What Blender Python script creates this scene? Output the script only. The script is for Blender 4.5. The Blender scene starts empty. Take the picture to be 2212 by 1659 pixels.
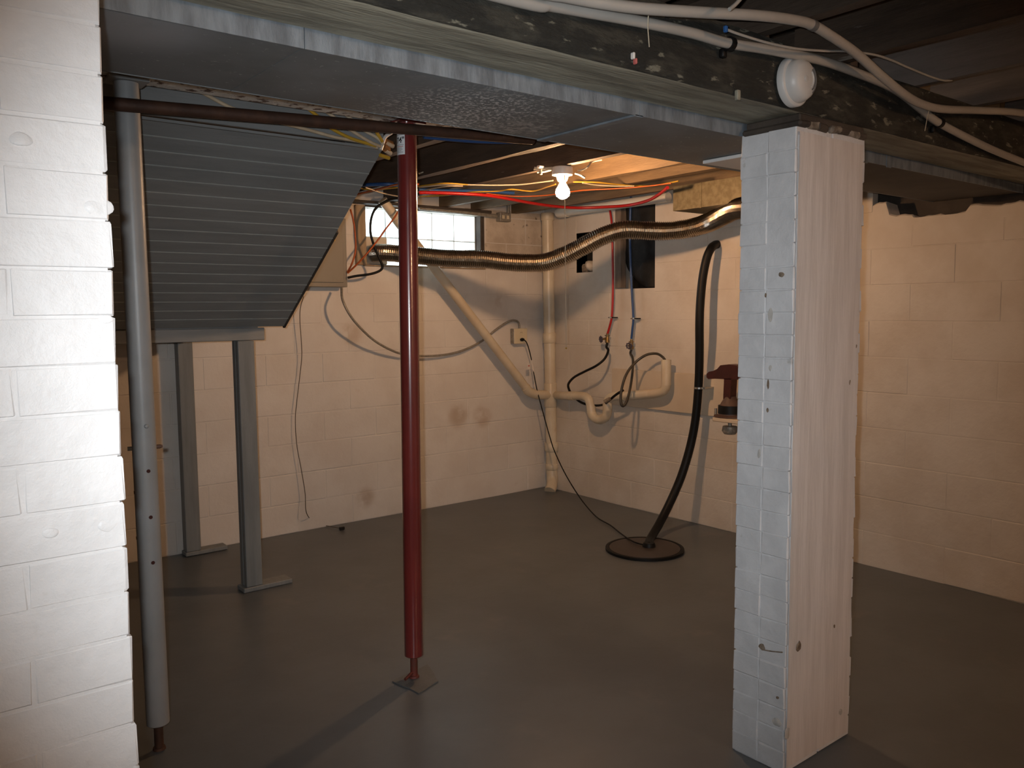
import bpy, bmesh, math, random
from mathutils import Vector, Matrix, noise
rnd = random.Random(7)
sc = bpy.context.scene
C = sc.collection
PI = math.pi

# ------------------------------------------------------------------ camera, world, flash, exposure
FPX, IW, IH = 1792.6, 2212.0, 1659.0
YAW, PIT, ROL = math.radians(38.508), math.radians(5.092), math.radians(-0.504)
EYE = Vector((0, 0, 1.5))
fw = Vector((math.sin(YAW)*math.cos(PIT), math.cos(YAW)*math.cos(PIT), -math.sin(PIT)))
r0 = Vector((math.cos(YAW), -math.sin(YAW), 0)); u0 = r0.cross(fw)
rt = r0*math.cos(ROL) + u0*math.sin(ROL); up = u0*math.cos(ROL) - r0*math.sin(ROL)
cam = bpy.data.cameras.new('camera'); cam.sensor_width = 36; cam.lens = 36*FPX/IW; cam.clip_start = 0.02
camo = bpy.data.objects.new('camera', cam); C.objects.link(camo)
camo.matrix_world = Matrix(((rt.x, up.x, -fw.x, EYE.x), (rt.y, up.y, -fw.y, EYE.y), (rt.z, up.z, -fw.z, EYE.z), (0, 0, 0, 1)))
sc.camera = camo
sc.view_settings.view_transform = 'Standard'; sc.view_settings.look = 'None'
sc.view_settings.exposure = 0.0; sc.view_settings.gamma = 1.0; sc.view_settings.use_curve_mapping = False
w = bpy.data.worlds.new('overcast_sky'); sc.world = w; w.use_nodes = True
w.node_tree.nodes['Background'].inputs[0].default_value = (0.93, 0.97, 1.0, 1)
w.node_tree.nodes['Background'].inputs[1].default_value = 6.0
fl = bpy.data.lights.new('camera_flash', 'SPOT'); fl.energy = 155; fl.color = (0.93, 0.97, 1.0)
fl.shadow_soft_size = 0.012; fl.spot_size = math.radians(78.5); fl.spot_blend = 1.0
flo = bpy.data.objects.new('camera_flash', fl); C.objects.link(flo)
fpos = EYE - rt*0.042 + up*0.03
flo.matrix_world = Matrix.Translation(fpos) @ camo.matrix_world.to_3x3().to_4x4()
BULB_COL = (1.0, 0.57, 0.29); BULB_STRENGTH = 760.0
# second bare bulb of the basement, in the half of the room behind the camera
l2 = bpy.data.lights.new('rear_bulb', 'POINT'); l2.energy = 58; l2.color = (1.0, 0.60, 0.34); l2.shadow_soft_size = 0.035
l2o = bpy.data.objects.new('rear_bulb', l2); C.objects.link(l2o); l2o.location = (2.2, -2.3, 2.12)
# portal that guides the daylight sampling through the window opening
po = bpy.data.lights.new('window_portal', 'AREA'); po.shape = 'RECTANGLE'; po.size = 1.0; po.size_y = 0.4; po.cycles.is_portal = True
poo = bpy.data.objects.new('window_portal', po); C.objects.link(poo); poo.location = (3.382, 5.46, 2.032); poo.rotation_euler = (math.radians(-90), 0, 0)

# ------------------------------------------------------------------ helpers
def at(px, py, ax, val):
    """world point where the line of sight to photograph pixel (px,py) meets the plane axis ax = val"""
    d = fw*FPX + rt*(px-IW/2) - up*(py-IH/2)
    return EYE + d*((val-EYE[ax])/d[ax])
def X(px, py, v): return at(px, py, 0, v)
def Y(px, py, v): return at(px, py, 1, v)
def Z(px, py, v): return at(px, py, 2, v)
def D(px, py, dep):
    d = fw*FPX + rt*(px-IW/2) - up*(py-IH/2)
    return EYE + d*(dep/FPX)

WORG = {}
def empty(name, loc, label=None, cat=None, group=None, kind=None):
    o = bpy.data.objects.new(name, None); C.objects.link(o); o.location = loc; o.empty_display_size = 0.05
    WORG[o] = Vector(loc); tag(o, label, cat, group, kind); return o
def tag(o, label=None, cat=None, group=None, kind=None):
    if label: o['label'] = label
    if cat: o['category'] = cat
    if group: o['group'] = group
    if kind: o['kind'] = kind
    return o
def place(o, origin, parent):
    WORG[o] = Vector(origin)
    if parent is not None:
        o.parent = parent; o.location = Vector(origin) - WORG[parent]
    else: o.location = origin
class MB:
    def __init__(s): s.v = []; s.f = []; s.sm = []; s.mi = []
    def add(s, vs, fs, smooth=False, mi=0):
        b = len(s.v); s.v += [Vector(v) for v in vs]
        for f in fs: s.f.append([b+i for i in f]); s.sm.append(smooth); s.mi.append(mi)
        return s
    def box(s, x0, x1, y0, y1, z0, z1, mi=0):
        return s.add([(x0,y0,z0),(x1,y0,z0),(x1,y1,z0),(x0,y1,z0),(x0,y0,z1),(x1,y0,z1),(x1,y1,z1),(x0,y1,z1)],
            [(0,3,2,1),(4,5,6,7),(0,1,5,4),(1,2,6,5),(2,3,7,6),(3,0,4,7)], False, mi)
    def bevbox(s, x0, x1, y0, y1, z0, z1, b=0.005, mi=0):
        """box with chamfered edges (44 triangles)"""
        bm = bmesh.new(); bmesh.ops.create_cube(bm, size=1)
        for v in bm.verts: v.co = Vector(((x0+x1)/2+v.co.x*(x1-x0), (y0+y1)/2+v.co.y*(y1-y0), (z0+z1)/2+v.co.z*(z1-z0)))
        bmesh.ops.bevel(bm, geom=bm.edges[:], offset=b, segments=1, affect='EDGES', profile=0.5)
        bm.verts.index_update(); s.add([v.co.copy() for v in bm.verts], [[v.index for v in f.verts] for f in bm.faces], False, mi); bm.free(); return s
    def tube(s, pts, r, n=8, caps=True, smooth=True, mi=0):
        pts = [Vector(p) for p in pts]; m = len(pts)
        rs = r if isinstance(r, (list, tuple)) else [r]*m
        T = []
        for i in range(m):
            t = pts[min(i+1, m-1)] - pts[max(i-1, 0)]
            T.append(t.normalized() if t.length > 1e-9 else Vector((0,0,1)))
        a = Vector((0,0,1)) if abs(T[0].z) < .9 else Vector((1,0,0))
        u = T[0].cross(a).normalized(); vs = []; fs = []
        for i in range(m):
            u = (u - T[i]*u.dot(T[i])).normalized(); v = T[i].cross(u)
            for k in range(n):
                q = 2*PI*k/n; vs.append(pts[i] + (u*math.cos(q)+v*math.sin(q))*rs[i])
        for i in range(m-1):
            for k in range(n):
                fs.append((i*n+k, i*n+(k+1) % n, (i+1)*n+(k+1) % n, (i+1)*n+k))
        s.add(vs, fs, smooth, mi)
        if caps:
            s.add(vs[:n], [list(range(n))[::-1]], False, mi); s.add(vs[-n:], [list(range(n))], False, mi)
        return s
    def lathe(s, o, axis, prof, n=24, smooth=True, mi=0):
        """prof: (distance along axis, radius)"""
        o = Vector(o); ax = Vector(axis).normalized()
        a = Vector((0,0,1)) if abs(ax.z) < .9 else Vector((1,0,0))
        u = ax.cross(a).normalized(); v = ax.cross(u); vs = []; fs = []
        for h, r in prof:
            for k in range(n):
                q = 2*PI*k/n; vs.append(o + ax*h + (u*math.cos(q)+v*math.sin(q))*max(r, 1e-5))
        for i in range(len(prof)-1):
            for k in range(n): fs.append((i*n+k, i*n+(k+1) % n, (i+1)*n+(k+1) % n, (i+1)*n+k))
        s.add(vs, fs, smooth, mi)
        for idx, rev in ((0, True), (len(prof)-1, False)):
            if prof[idx][1] > 1e-4:
                ring = vs[idx*n:(idx+1)*n]; s.add(ring, [list(range(n))[::-1] if rev else list(range(n))], False, mi)
        return s
    def prism(s, poly, off, mi=0):
        """poly: planar list of points, off: extrusion vector"""
        n = len(poly); off = Vector(off); vs = [Vector(p) for p in poly]; vs += [p+off for p in vs]
        fs = [list(range(n))[::-1], list(range(n, 2*n))] + [(i, (i+1) % n, n+(i+1) % n, n+i) for i in range(n)]
        return s.add(vs, fs, False, mi)
    def sphere(s, c, r, n=14, m=9, sc3=(1,1,1), mi=0):
        vs = []; fs = []
        for i in range(m+1):
            th = PI*i/m
            for k in range(n):
                ph = 2*PI*k/n
                vs.append(Vector(c)+Vector((math.sin(th)*math.cos(ph)*r*sc3[0], math.sin(th)*math.sin(ph)*r*sc3[1], math.cos(th)*r*sc3[2])))
        for i in range(m):
            for k in range(n): fs.append((i*n+k, (i+1)*n+k, (i+1)*n+(k+1) % n, i*n+(k+1) % n))
        return s.add(vs, fs, True, mi)
    def build(s, name, mats, parent=None, label=None, cat=None, group=None, kind=None, wobble=0, wscale=6.0):
        if wobble:
            for v in s.v: v += Vector(noise.noise_vector(v*wscale))*wobble
        lo = Vector([min(v[i] for v in s.v) for i in range(3)]); hi = Vector([max(v[i] for v in s.v) for i in range(3)])
        org = (lo+hi)/2
        if parent is None: org.z = lo.z
        me = bpy.data.meshes.new(name); me.from_pydata([v-org for v in s.v], [], s.f)
        bm = bmesh.new(); bm.from_mesh(me); bmesh.ops.remove_doubles(bm, verts=bm.verts, dist=1e-6)
        bmesh.ops.recalc_face_normals(bm, faces=bm.faces); bm.to_mesh(me); bm.free()
        if len(me.polygons) == len(s.f):
            me.polygons.foreach_set('use_smooth', s.sm); me.polygons.foreach_set('material_index', s.mi)
        else:
            me.polygons.foreach_set('use_smooth', [any(s.sm)]*len(me.polygons))
        if any(s.sm): me.set_sharp_from_angle(angle=math.radians(50))
        for m in (mats if isinstance(mats, (list, tuple)) else [mats]): me.materials.append(m)
        o = bpy.data.objects.new(name, me); C.objects.link(o); place(o, org, parent)
        return tag(o, label, cat, group, kind)
def smoothpath(pts, k=6):
    """Catmull-Rom through the points"""
    P = [Vector(p) for p in pts]; P = [P[0]*2-P[1]] + P + [P[-1]*2-P[-2]]; out = []
    for i in range(1, len(P)-2):
        a, b, c, d = P[i-1:i+3]
        for j in range(k):
            t = j/k
            out.append(0.5*((2*b)+(c-a)*t+(2*a-5*b+4*c-d)*t*t+(3*b-a-3*c+d)*t**3))
    out.append(P[-2]); return out
def wire(name, pts, r, m, label=None, cat=None, group=None, parent=None, k=6, n=8):
    return MB().tube(smoothpath(pts, k), r, n).build(name, m, parent, label, cat, group)
MESH = {}
def piece(name, key, maker, m, org, parent):
    """an object whose mesh data is shared by alike pieces"""
    if key not in MESH:
        b = maker(); me = bpy.data.meshes.new(name); me.from_pydata(b.v, [], b.f); me.materials.append(m); MESH[key] = me
    o = bpy.data.objects.new(name, MESH[key]); C.objects.link(o); place(o, org, parent); return o

# ------------------------------------------------------------------ materials
def mat(name, c1, c2=None, rough=0.6, metal=0.0, scale=6.0, lo=0.35, hi=0.65, bump=0.0, bscale=40.0, spots=None, spec=0.5,
        stretch=(1,1,1), emit=None, trans=0.0, layers=(), coat=0.0, patches=()):
    m = bpy.data.materials.new(name); m.use_nodes = True; nt = m.node_tree; N = nt.nodes; L = nt.links
    p = N['Principled BSDF']; p.inputs['Roughness'].default_value = rough; p.inputs['Metallic'].default_value = metal
    p.inputs['Specular IOR Level'].default_value = spec; p.inputs['Coat Weight'].default_value = coat; p.inputs['Coat Roughness'].default_value = 0.11
    geo = N.new('ShaderNodeNewGeometry'); mp = N.new('ShaderNodeMapping'); L.new(geo.outputs['Position'], mp.inputs['Vector'])
    mp.inputs['Scale'].default_value = stretch
    def nz(sc_, det=5.0, ro=0.6):
        n = N.new('ShaderNodeTexNoise'); n.inputs['Scale'].default_value = sc_; n.inputs['Detail'].default_value = det
        n.inputs['Roughness'].default_value = ro; L.new(mp.outputs[0], n.inputs['Vector']); return n
    def ramp(a, b):
        r = N.new('ShaderNodeMapRange'); r.inputs[1].default_value = a; r.inputs[2].default_value = b; r.interpolation_type = 'SMOOTHSTEP'; return r
    col = None
    if c2 is not None:
        n = nz(scale); r = ramp(lo, hi); L.new(n.outputs['Fac'], r.inputs[0])
        mx = N.new('ShaderNodeMix'); mx.data_type = 'RGBA'; mx.inputs[6].default_value = (*c1, 1); mx.inputs[7].default_value = (*c2, 1)
        L.new(r.outputs[0], mx.inputs[0]); col = mx.outputs[2]
    for (c3, sc3, a, b, amt) in list(layers):
        n = nz(sc3); r = ramp(a, b); L.new(n.outputs['Fac'], r.inputs[0])
        mu = N.new('ShaderNodeMath'); mu.operation = 'MULTIPLY'; mu.inputs[1].default_value = amt; L.new(r.outputs[0], mu.inputs[0])
        mx = N.new('ShaderNodeMix'); mx.data_type = 'RGBA'
        if col is None: mx.inputs[6].default_value = (*c1, 1)
        else: L.new(col, mx.inputs[6])
        mx.inputs[7].default_value = (*c3, 1); L.new(mu.outputs[0], mx.inputs[0]); col = mx.outputs[2]
    for (ctr, rad, c3, sc3, a, b, amt) in patches:      # a stain at one place of the surface, broken up by noise
        vm = N.new('ShaderNodeVectorMath'); vm.operation = 'DISTANCE'; vm.inputs[1].default_value = ctr; L.new(geo.outputs['Position'], vm.inputs[0])
        fr = ramp(rad, rad*.25); L.new(vm.outputs['Value'], fr.inputs[0]); n = nz(sc3); r = ramp(a, b); L.new(n.outputs['Fac'], r.inputs[0])
        mu = N.new('ShaderNodeMath'); mu.operation = 'MULTIPLY'; L.new(fr.outputs[0], mu.inputs[0]); L.new(r.outputs[0], mu.inputs[1])
        m2 = N.new('ShaderNodeMath'); m2.operation = 'MULTIPLY'; m2.inputs[1].default_value = amt; L.new(mu.outputs[0], m2.inputs[0])
        mx = N.new('ShaderNodeMix'); mx.data_type = 'RGBA'
        if col is None: mx.inputs[6].default_value = (*c1, 1)
        else: L.new(col, mx.inputs[6])
        mx.inputs[7].default_value = (*c3, 1); L.new(m2.outputs[0], mx.inputs[0]); col = mx.outputs[2]
    if col is None: p.inputs['Base Color'].default_value = (*c1, 1)
    else: L.new(col, p.inputs['Base Color'])
    if bump:
        n = nz(bscale, 6.0, 0.65); b = N.new('ShaderNodeBump'); b.inputs['Strength'].default_value = bump; b.inputs['Distance'].default_value = 0.01
        L.new(n.outputs['Fac'], b.inputs['Height']); L.new(b.outputs[0], p.inputs['Normal'])
    if emit:
        p.inputs['Emission Color'].default_value = (*emit[0], 1); p.inputs['Emission Strength'].default_value = emit[1]
    if trans: p.inputs['Transmission Weight'].default_value = trans
    return m
def glassmat():
    m = bpy.data.materials.new('glass_block_glass'); m.use_nodes = True; nt = m.node_tree; N = nt.nodes; L = nt.links
    N.remove(N['Principled BSDF']); t = N.new('ShaderNodeBsdfTransparent'); t.inputs[0].default_value = (.93, .97, .98, 1)
    g = N.new('ShaderNodeBsdfGlossy'); g.inputs['Roughness'].default_value = .12; mx = N.new('ShaderNodeMixShader'); mx.inputs[0].default_value = .08
    L.new(t.outputs[0], mx.inputs[1]); L.new(g.outputs[0], mx.inputs[2]); L.new(mx.outputs[0], N['Material Output'].inputs[0]); return m
STAIN = (0.50, 0.40, 0.28)
M = dict(
 wall=mat('painted_block_wall', (0.73,0.69,0.64), (0.67,0.62,0.565), 0.6, scale=3, bump=0.25, bscale=26, layers=[(STAIN,1.1,.58,.8,.45),((.42,.30,.2),2.3,.68,.8,.5)],
  patches=[(Y(990, 898, 5.27), .13, (.36,.23,.12), 7, .3, .6, .5), (Y(1042, 900, 5.27), .12, (.36,.22,.11), 7, .3, .6, .5), (Y(790, 1075, 5.27), .10, (.33,.22,.13), 9, .3, .6, .5), (Y(760, 720, 5.27), .12, (.45,.33,.22), 6, .3, .6, .5)]),
 wallr=mat('painted_stone_wall', (0.66,0.60,0.525), (0.58,0.51,0.43), 0.6, scale=2.4, bump=0.3, bscale=22, layers=[(STAIN,1.3,.55,.8,.5)]),
 wallold=mat('flaking_painted_wall', (0.66,0.58,0.48), (0.5,0.42,0.33), 0.7, scale=5, bump=0.6, bscale=40, layers=[((.12,.09,.06),14,.6,.68,.8)]),
 brickw=mat('white_painted_brick', (0.80,0.80,0.80), (0.74,0.74,0.74), 0.5, scale=7, bump=0.55, bscale=13, layers=[((.6,.58,.55),12,.66,.75,.4)]),
 pillar=mat('pillar_painted_brick', (0.72,0.72,0.73), (0.64,0.64,0.65), 0.5, scale=9, bump=0.3, bscale=38, layers=[((.36,.33,.28),16,.68,.75,.45)]),
 plaster=mat('brushed_pillar_plaster', (0.74,0.70,0.68), (0.64,0.60,0.575), 0.6, scale=14, bump=0.22, bscale=22, stretch=(2,2,.16), layers=[((.42,.36,.3),5,.66,.8,.35)]),
 chip=mat('bare_brick_chip', (0.16,0.11,0.075), (0.3,0.24,0.18), 0.9, scale=60, bump=0.5),
 mortar=mat('mortar', (0.55,0.53,0.5), (0.45,0.43,0.4), 0.9, bump=0.4),
 mortarold=mat('crumbling_mortar', (0.30,0.26,0.21), (0.14,0.11,0.085), 0.9, scale=30, bump=0.6, bscale=50),
 oldwood=mat('weathered_board', (0.24,0.19,0.15), (0.15,0.12,0.095), 0.85, scale=8, bump=0.4, stretch=(4,4,.5)),
 galvdull=mat('dull_brown_duct', (0.075,0.065,0.056), (0.05,0.044,0.04), 0.7, metal=0.1, scale=4, bump=0.1),  # duller, browner tone for the duct section that meets the right wall
 floor=mat('grey_painted_concrete', (0.122,0.134,0.142), (0.105,0.115,0.122), 0.36, scale=2.2, bump=0.10, bscale=14, spec=0.35, layers=[((.17,.165,.16),3.1,.58,.75,.5),((.07,.055,.045),6,.68,.76,.35)]),
 slab=mat('floor_patch', (0.125,0.129,0.128), (0.105,0.108,0.107), 0.55, scale=9, bump=0.3),
 joist=mat('old_brown_joist', (0.085,0.06,0.042), (0.055,0.038,0.027), 0.75, scale=5, bump=0.5, bscale=30, stretch=(4,.5,4), layers=[((.26,.24,.21),9,.66,.72,.5)]),
 joistlight=mat('pale_joist', (0.18,0.12,0.062), (0.12,0.078,0.04), 0.7, scale=5, bump=0.4, bscale=30, stretch=(4,.5,4), layers=[((.08,.05,.03),22,.66,.72,.6)]),
 joistgrey=mat('grey_dusty_joist', (0.21,0.19,0.178), (0.16,0.145,0.135), 0.75, scale=5, bump=0.3, bscale=30, stretch=(4,.5,4)),
 plank=mat('subfloor_plank', (0.09,0.066,0.048), (0.06,0.044,0.031), 0.8, scale=5, bump=0.4, stretch=(.5,4,4)),
 sooty=mat('sooty_beam_side', (0.018,0.0175,0.014), (0.06,0.056,0.043), 0.8, scale=11, lo=.42, hi=.68, bump=0.9, bscale=36, stretch=(.6,2,2), layers=[((.22,.21,.16),20,.6,.67,.85),((.015,.014,.012),11,.58,.7,.7)]),
 soffit=mat('pale_beam_underside', (0.36,0.34,0.265), (0.21,0.195,0.15), 0.75, scale=9, bump=0.6, bscale=34, stretch=(.35,3,3), layers=[((.42,.42,.38),30,.62,.7,.5)]),
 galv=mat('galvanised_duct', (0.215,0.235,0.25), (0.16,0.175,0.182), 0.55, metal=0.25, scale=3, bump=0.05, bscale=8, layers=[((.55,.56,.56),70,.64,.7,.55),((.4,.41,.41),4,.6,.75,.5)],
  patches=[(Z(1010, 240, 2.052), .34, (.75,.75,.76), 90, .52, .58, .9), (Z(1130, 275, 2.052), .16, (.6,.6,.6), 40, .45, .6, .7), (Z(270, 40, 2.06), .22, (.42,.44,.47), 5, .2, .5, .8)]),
 galvbright=mat('bright_duct_flange', (0.25,0.29,0.325), (0.145,0.165,0.185), 0.5, metal=0.25, scale=9, bump=0.2, stretch=(2.5,1,.6), layers=[((.3,.2,.13),12,.68,.75,.6)]),
 rustwhite=mat('flaking_white_steel', (0.78,0.77,0.73), (0.6,0.59,0.56), 0.7, scale=20, bump=0.5, layers=[((.10,.05,.035),26,.52,.6,.95)]),
 redpaint=mat('oxblood_red_gloss', (0.165,0.022,0.019), (0.13,0.017,0.016), 0.25, scale=4, coat=1.0, layers=[((.25,.12,.11),5,.70,.80,.4)]),
 redscrew=mat('rusty_red_screw', (0.15,0.03,0.02), (0.1,0.03,0.02), 0.55, scale=30, bump=0.4),
 greypaint=mat('grey_gloss_post', (0.30,0.315,0.325), (0.27,0.285,0.29), 0.4, scale=5, bump=0.05),
 greywood=mat('grey_painted_board', (0.25,0.262,0.265), (0.215,0.228,0.23), 0.5, scale=5, bump=0.15, bscale=30, stretch=(.6,4,4), layers=[((.2,.22,.21),20,.68,.74,.4)]),
 bead=mat('highlit_worn_bead', (0.33,0.355,0.35), (0.28,0.305,0.30), 0.45, scale=12),  # lighter than the boards: bead highlight painted into the colour, with worn paint
 greypost=mat('grey_painted_post', (0.23,0.245,0.245), (0.19,0.2,0.2), 0.55, scale=5, bump=0.3, stretch=(5,5,.5)),
 hole=mat('rusty_hole', (0.05,0.012,0.008), rough=0.9),
 rustpipe=mat('rust_brown_iron', (0.085,0.040,0.024), (0.055,0.027,0.018), 0.6, metal=0.2, scale=12, bump=0.2, layers=[((.03,.02,.015),5,.55,.7,.6)]),
 pvc=mat('aged_cream_pvc', (0.68,0.60,0.46), (0.60,0.50,0.36), 0.35, scale=5, layers=[((.45,.27,.12),7,.62,.78,.55)]),
 pvcwhite=mat('white_pvc', (0.72,0.69,0.62), (0.66,0.62,0.55), 0.35, scale=4),
 pipewhite=mat('off_white_supply_pipe', (0.42,0.40,0.365), (0.375,0.355,0.325), 0.4, scale=4),
 black=mat('black_rubber', (0.006,0.006,0.006), rough=0.5, spec=0.25),
 blackplastic=mat('black_plastic', (0.02,0.018,0.017), rough=0.35),
 hoselight=mat('washer_hose_rubber', (0.03,0.027,0.022), (0.05,0.042,0.03), 0.4, scale=20),
 lid=mat('sump_lid_plastic', (0.055,0.043,0.038), (0.045,0.035,0.03), 0.45, scale=5),
 tar=mat('black_tar', (0.006,0.0055,0.005), (0.016,0.015,0.014), 0.6, spec=0.25, scale=7, bump=0.6, bscale=16),
 pexred=mat('red_pex', (0.42,0.012,0.012), rough=0.35), pexblue=mat('blue_pex', (0.02,0.07,0.22), rough=0.35),
 brass=mat('brass_valve', (0.32,0.22,0.09), (0.22,0.15,0.07), 0.4, metal=0.8, scale=40),
 steel=mat('steel_clip', (0.5,0.5,0.48), rough=0.35, metal=0.9),
 handle=mat('purple_grey_handle', (0.06,0.05,0.075), rough=0.5),
 foil=mat('corrugated_aluminium', (0.46,0.42,0.36), (0.36,0.32,0.27), 0.24, metal=1.0, scale=14, bump=0.15, bscale=60),
 boxmetal=mat('tarnished_boot_metal', (0.20,0.165,0.095), (0.145,0.115,0.06), 0.6, metal=0.3, scale=28, layers=[((.22,.16,.08),8,.58,.7,.5)]),
 porcelain=mat('porcelain', (0.82,0.78,0.72), rough=0.3),
 whiteplastic=mat('white_plastic', (0.58,0.575,0.56), rough=0.4),
 whiteboard=mat('white_board', (0.75,0.75,0.74), rough=0.5),
 dark=mat('dark_gap', (0.015,0.013,0.012), rough=0.9),
 vent=mat('grey_slot', (0.13,0.127,0.125), rough=0.7),
 panel=mat('grey_panel_box', (0.24,0.22,0.185), (0.22,0.2,0.17), 0.45, scale=3),
 latch=mat('brass_latch', (0.5,0.32,0.05), rough=0.4, metal=0.5),
 yellow=mat('yellow_cable', (0.50,0.30,0.03), rough=0.5), tan=mat('tan_cable', (0.58,0.47,0.33), (0.48,0.38,0.26), 0.6, scale=20),
 orange=mat('orange_cable', (0.45,0.10,0.02), rough=0.5), cream=mat('cream_cable', (0.55,0.48,0.36), rough=0.5),
 armour=mat('grey_armoured_cable', (0.36,0.33,0.28), (0.25,0.225,0.19), 0.5, metal=0.3, scale=60),
 thinwire=mat('brown_wire', (0.10,0.075,0.05), rough=0.6),
 timber=mat('tan_timber', (0.40,0.30,0.19), (0.30,0.21,0.125), 0.7, scale=6, bump=0.3, stretch=(4,4,.6)),
 darktimber=mat('dark_timber', (0.07,0.055,0.043), (0.045,0.035,0.028), 0.8, scale=6, bump=0.4),
 ply=mat('tan_painted_board', (0.62,0.52,0.40), (0.57,0.47,0.35), 0.6, scale=3, bump=0.05),
 vise=mat('dark_red_cast_iron', (0.055,0.010,0.009), (0.04,0.009,0.008), 0.45, scale=10, bump=0.15),
 rustbase=mat('rust_brown_base', (0.11,0.06,0.04), (0.08,0.042,0.03), 0.6, scale=14, bump=0.2),
 sticker=mat('white_sticker', (0.72,0.74,0.76), rough=0.5), ink=mat('black_ink', (0.01,0.01,0.012), rough=0.6), redink=mat('red_ink', (0.5,0.12,0.10), rough=0.6), greyink=mat('grey_ink', (0.32,0.33,0.36), rough=0.6),
 bulb=mat('lit_bulb_glass', (1,.9,.7), rough=0.3, emit=(BULB_COL, BULB_STRENGTH)),
 outlet=mat('ivory_cover', (0.66,0.57,0.40), rough=0.4),
 paper=mat('white_tag', (0.72,0.66,0.60), rough=0.6),
 copper=mat('copper_connector', (0.5,0.24,0.09), (0.4,0.18,0.07), 0.4, metal=0.6, scale=30),
 blue=mat('blue_tape', (0.02,0.10,0.30), rough=0.6),
 glass=glassmat(),
 grout=mat('window_grout', (0.75,0.80,0.79), rough=0.8),
)

# ------------------------------------------------------------------ setting: floor, walls, ceiling
XW, YW = 4.55, 5.27            # faces of the right wall and of the window wall
fb = MB(); nx, ny = 44, 46
vs = [(-2.6+7.5*i/nx, -2.5+8.1*j/ny, 0.004*noise.noise(Vector((i*.35, j*.35, 1)))) for j in range(ny+1) for i in range(nx+1)]
fb.add(vs, [(j*(nx+1)+i, j*(nx+1)+i+1, (j+1)*(nx+1)+i+1, (j+1)*(nx+1)+i) for j in range(ny) for i in range(nx)], True)
fb.build('floor', M['floor'], kind='structure')
def subtract(a, b, holes):
    segs = [(a, b)]
    for h0, h1 in holes:
        out = []
        for s0, s1 in segs:
            if h1 <= s0 or h0 >= s1: out.append((s0, s1)); continue
            if h0 - s0 > .03: out.append((s0, h0))
            if s1 - h1 > .03: out.append((h1, s1))
        segs = out
    return segs
def blockmaker(l, h, d, axis, seed, bev):
    def mk():
        b = MB().bevbox(0, l, 0, d, 0, h, bev) if axis == 'x' else MB().bevbox(0, d, 0, l, 0, h, bev)
        r = random.Random(seed)
        for v in b.v: v += Vector((r.uniform(-1,1), r.uniform(-1,1), r.uniform(-1,1)))*bev*0.28
        return b
    return mk
def blockwall(parent, axis, face, a0, a1, z0, z1, L, Hc, holes, m, m2=None, topf=None, inward=1):
    """running-bond blocks on the wall face; holes: list of (a0,a1,z0,z1)"""
    nrow = int(math.ceil((z1-z0)/Hc - 1e-6)); J = 0.0015
    for k in range(nrow):
        zb = z0+k*Hc; zt = min(zb+Hc, z1); a = a0 - (L/2 if k % 2 else 0)
        hs = [(h[0], h[1]) for h in holes if h[2] < zt-.03 and h[3] > zb+.03]
        while a < a1:
            b = min(a+L, a1)
            for s0, s1 in subtract(max(a, a0), b, hs):
                top = zt
                if topf: top = min(zt, topf((s0+s1)/2))
                if top-zb < .03 or s1-s0 < .04: continue
                l, h = round(s1-s0-2*J, 3), round(top-zb-2*J, 3); sd = rnd.randrange(3)
                off = rnd.uniform(-.0008, .0012)
                mm = m2 if (m2 and m2[1](0.5*(s0+s1), zb)) else m
                mt = m2[0] if mm is not m else m
                org = (s0+J, face-off, zb+J) if axis == 'x' else (face-off, s0+J, zb+J)
                piece('block', (l, h, axis, sd, mt.name), blockmaker(l, h, .06, axis, sd, .0045 if axis == 'x' else .003), mt, org, parent)
            a += L
# window wall, with an opening for the window
WX0, WX1, WZ0, WZ1 = 2.80, 3.93, 1.825, 2.245
cf = YW+.0025
b = MB(); b.box(-2.6, WX0, cf, YW+.27, -.1, 2.47); b.box(WX1, 4.9, cf, YW+.27, -.1, 2.47)
b.box(WX0, WX1, cf, YW+.27, -.1, WZ0); b.box(WX0, WX1, cf, YW+.27, WZ1, 2.47)
wb = b.build('wall_back', M['mortar'], kind='structure', label='white painted block wall with the high glass block window')
wb.data.materials[0] = M['wall']
blockwall(wb, 'x', YW, 0.30, 4.548, 0, 2.29, 0.405, 0.2028, [(WX0, WX1, WZ0, WZ1)], M['wall'], (M['wallold'], lambda a, z: a > 3.9 and z > 1.8))
# right wall
HOLE1 = (4.06, 4.46, 1.65, 2.30); HOLE2 = (4.70, 4.885, 1.79, 2.10)
def rtop(y): return 2.30 if y > 2.62 else 1.965
cf = XW+.002
b = MB(); R0, R1 = -2.5, YW+.05
for y0, y1, z0, z1 in ((R0, 2.62, -.1, 1.98), (2.62, HOLE1[0], -.1, 2.44), (HOLE1[0], HOLE1[1], -.1, HOLE1[2]), (HOLE1[0], HOLE1[1], HOLE1[3], 2.44),
                       (HOLE1[1], HOLE2[0], -.1, 2.44), (HOLE2[0], HOLE2[1], -.1, HOLE2[2]), (HOLE2[0], HOLE2[1], HOLE2[3], 2.44), (HOLE2[1], R1, -.1, 2.44)):
    b.box(cf, XW+.32, y0, y1, z0, z1)
wr = b.build('wall_right', M['wallr'], kind='structure', label='white painted wall on the right with hoses and drain pipes')
blockwall(wr, 'y', XW, 0.6, 5.268, 0, 2.30, 0.46, 0.2028, [HOLE1, HOLE2], M['wallr'], None, rtop)
MB().box(XW+.14, XW+.32, R0, 2.62, 1.98, 2.47).build('rim_board', M['darktimber'], wr)
b = MB(); n = 60; vs = []
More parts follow.
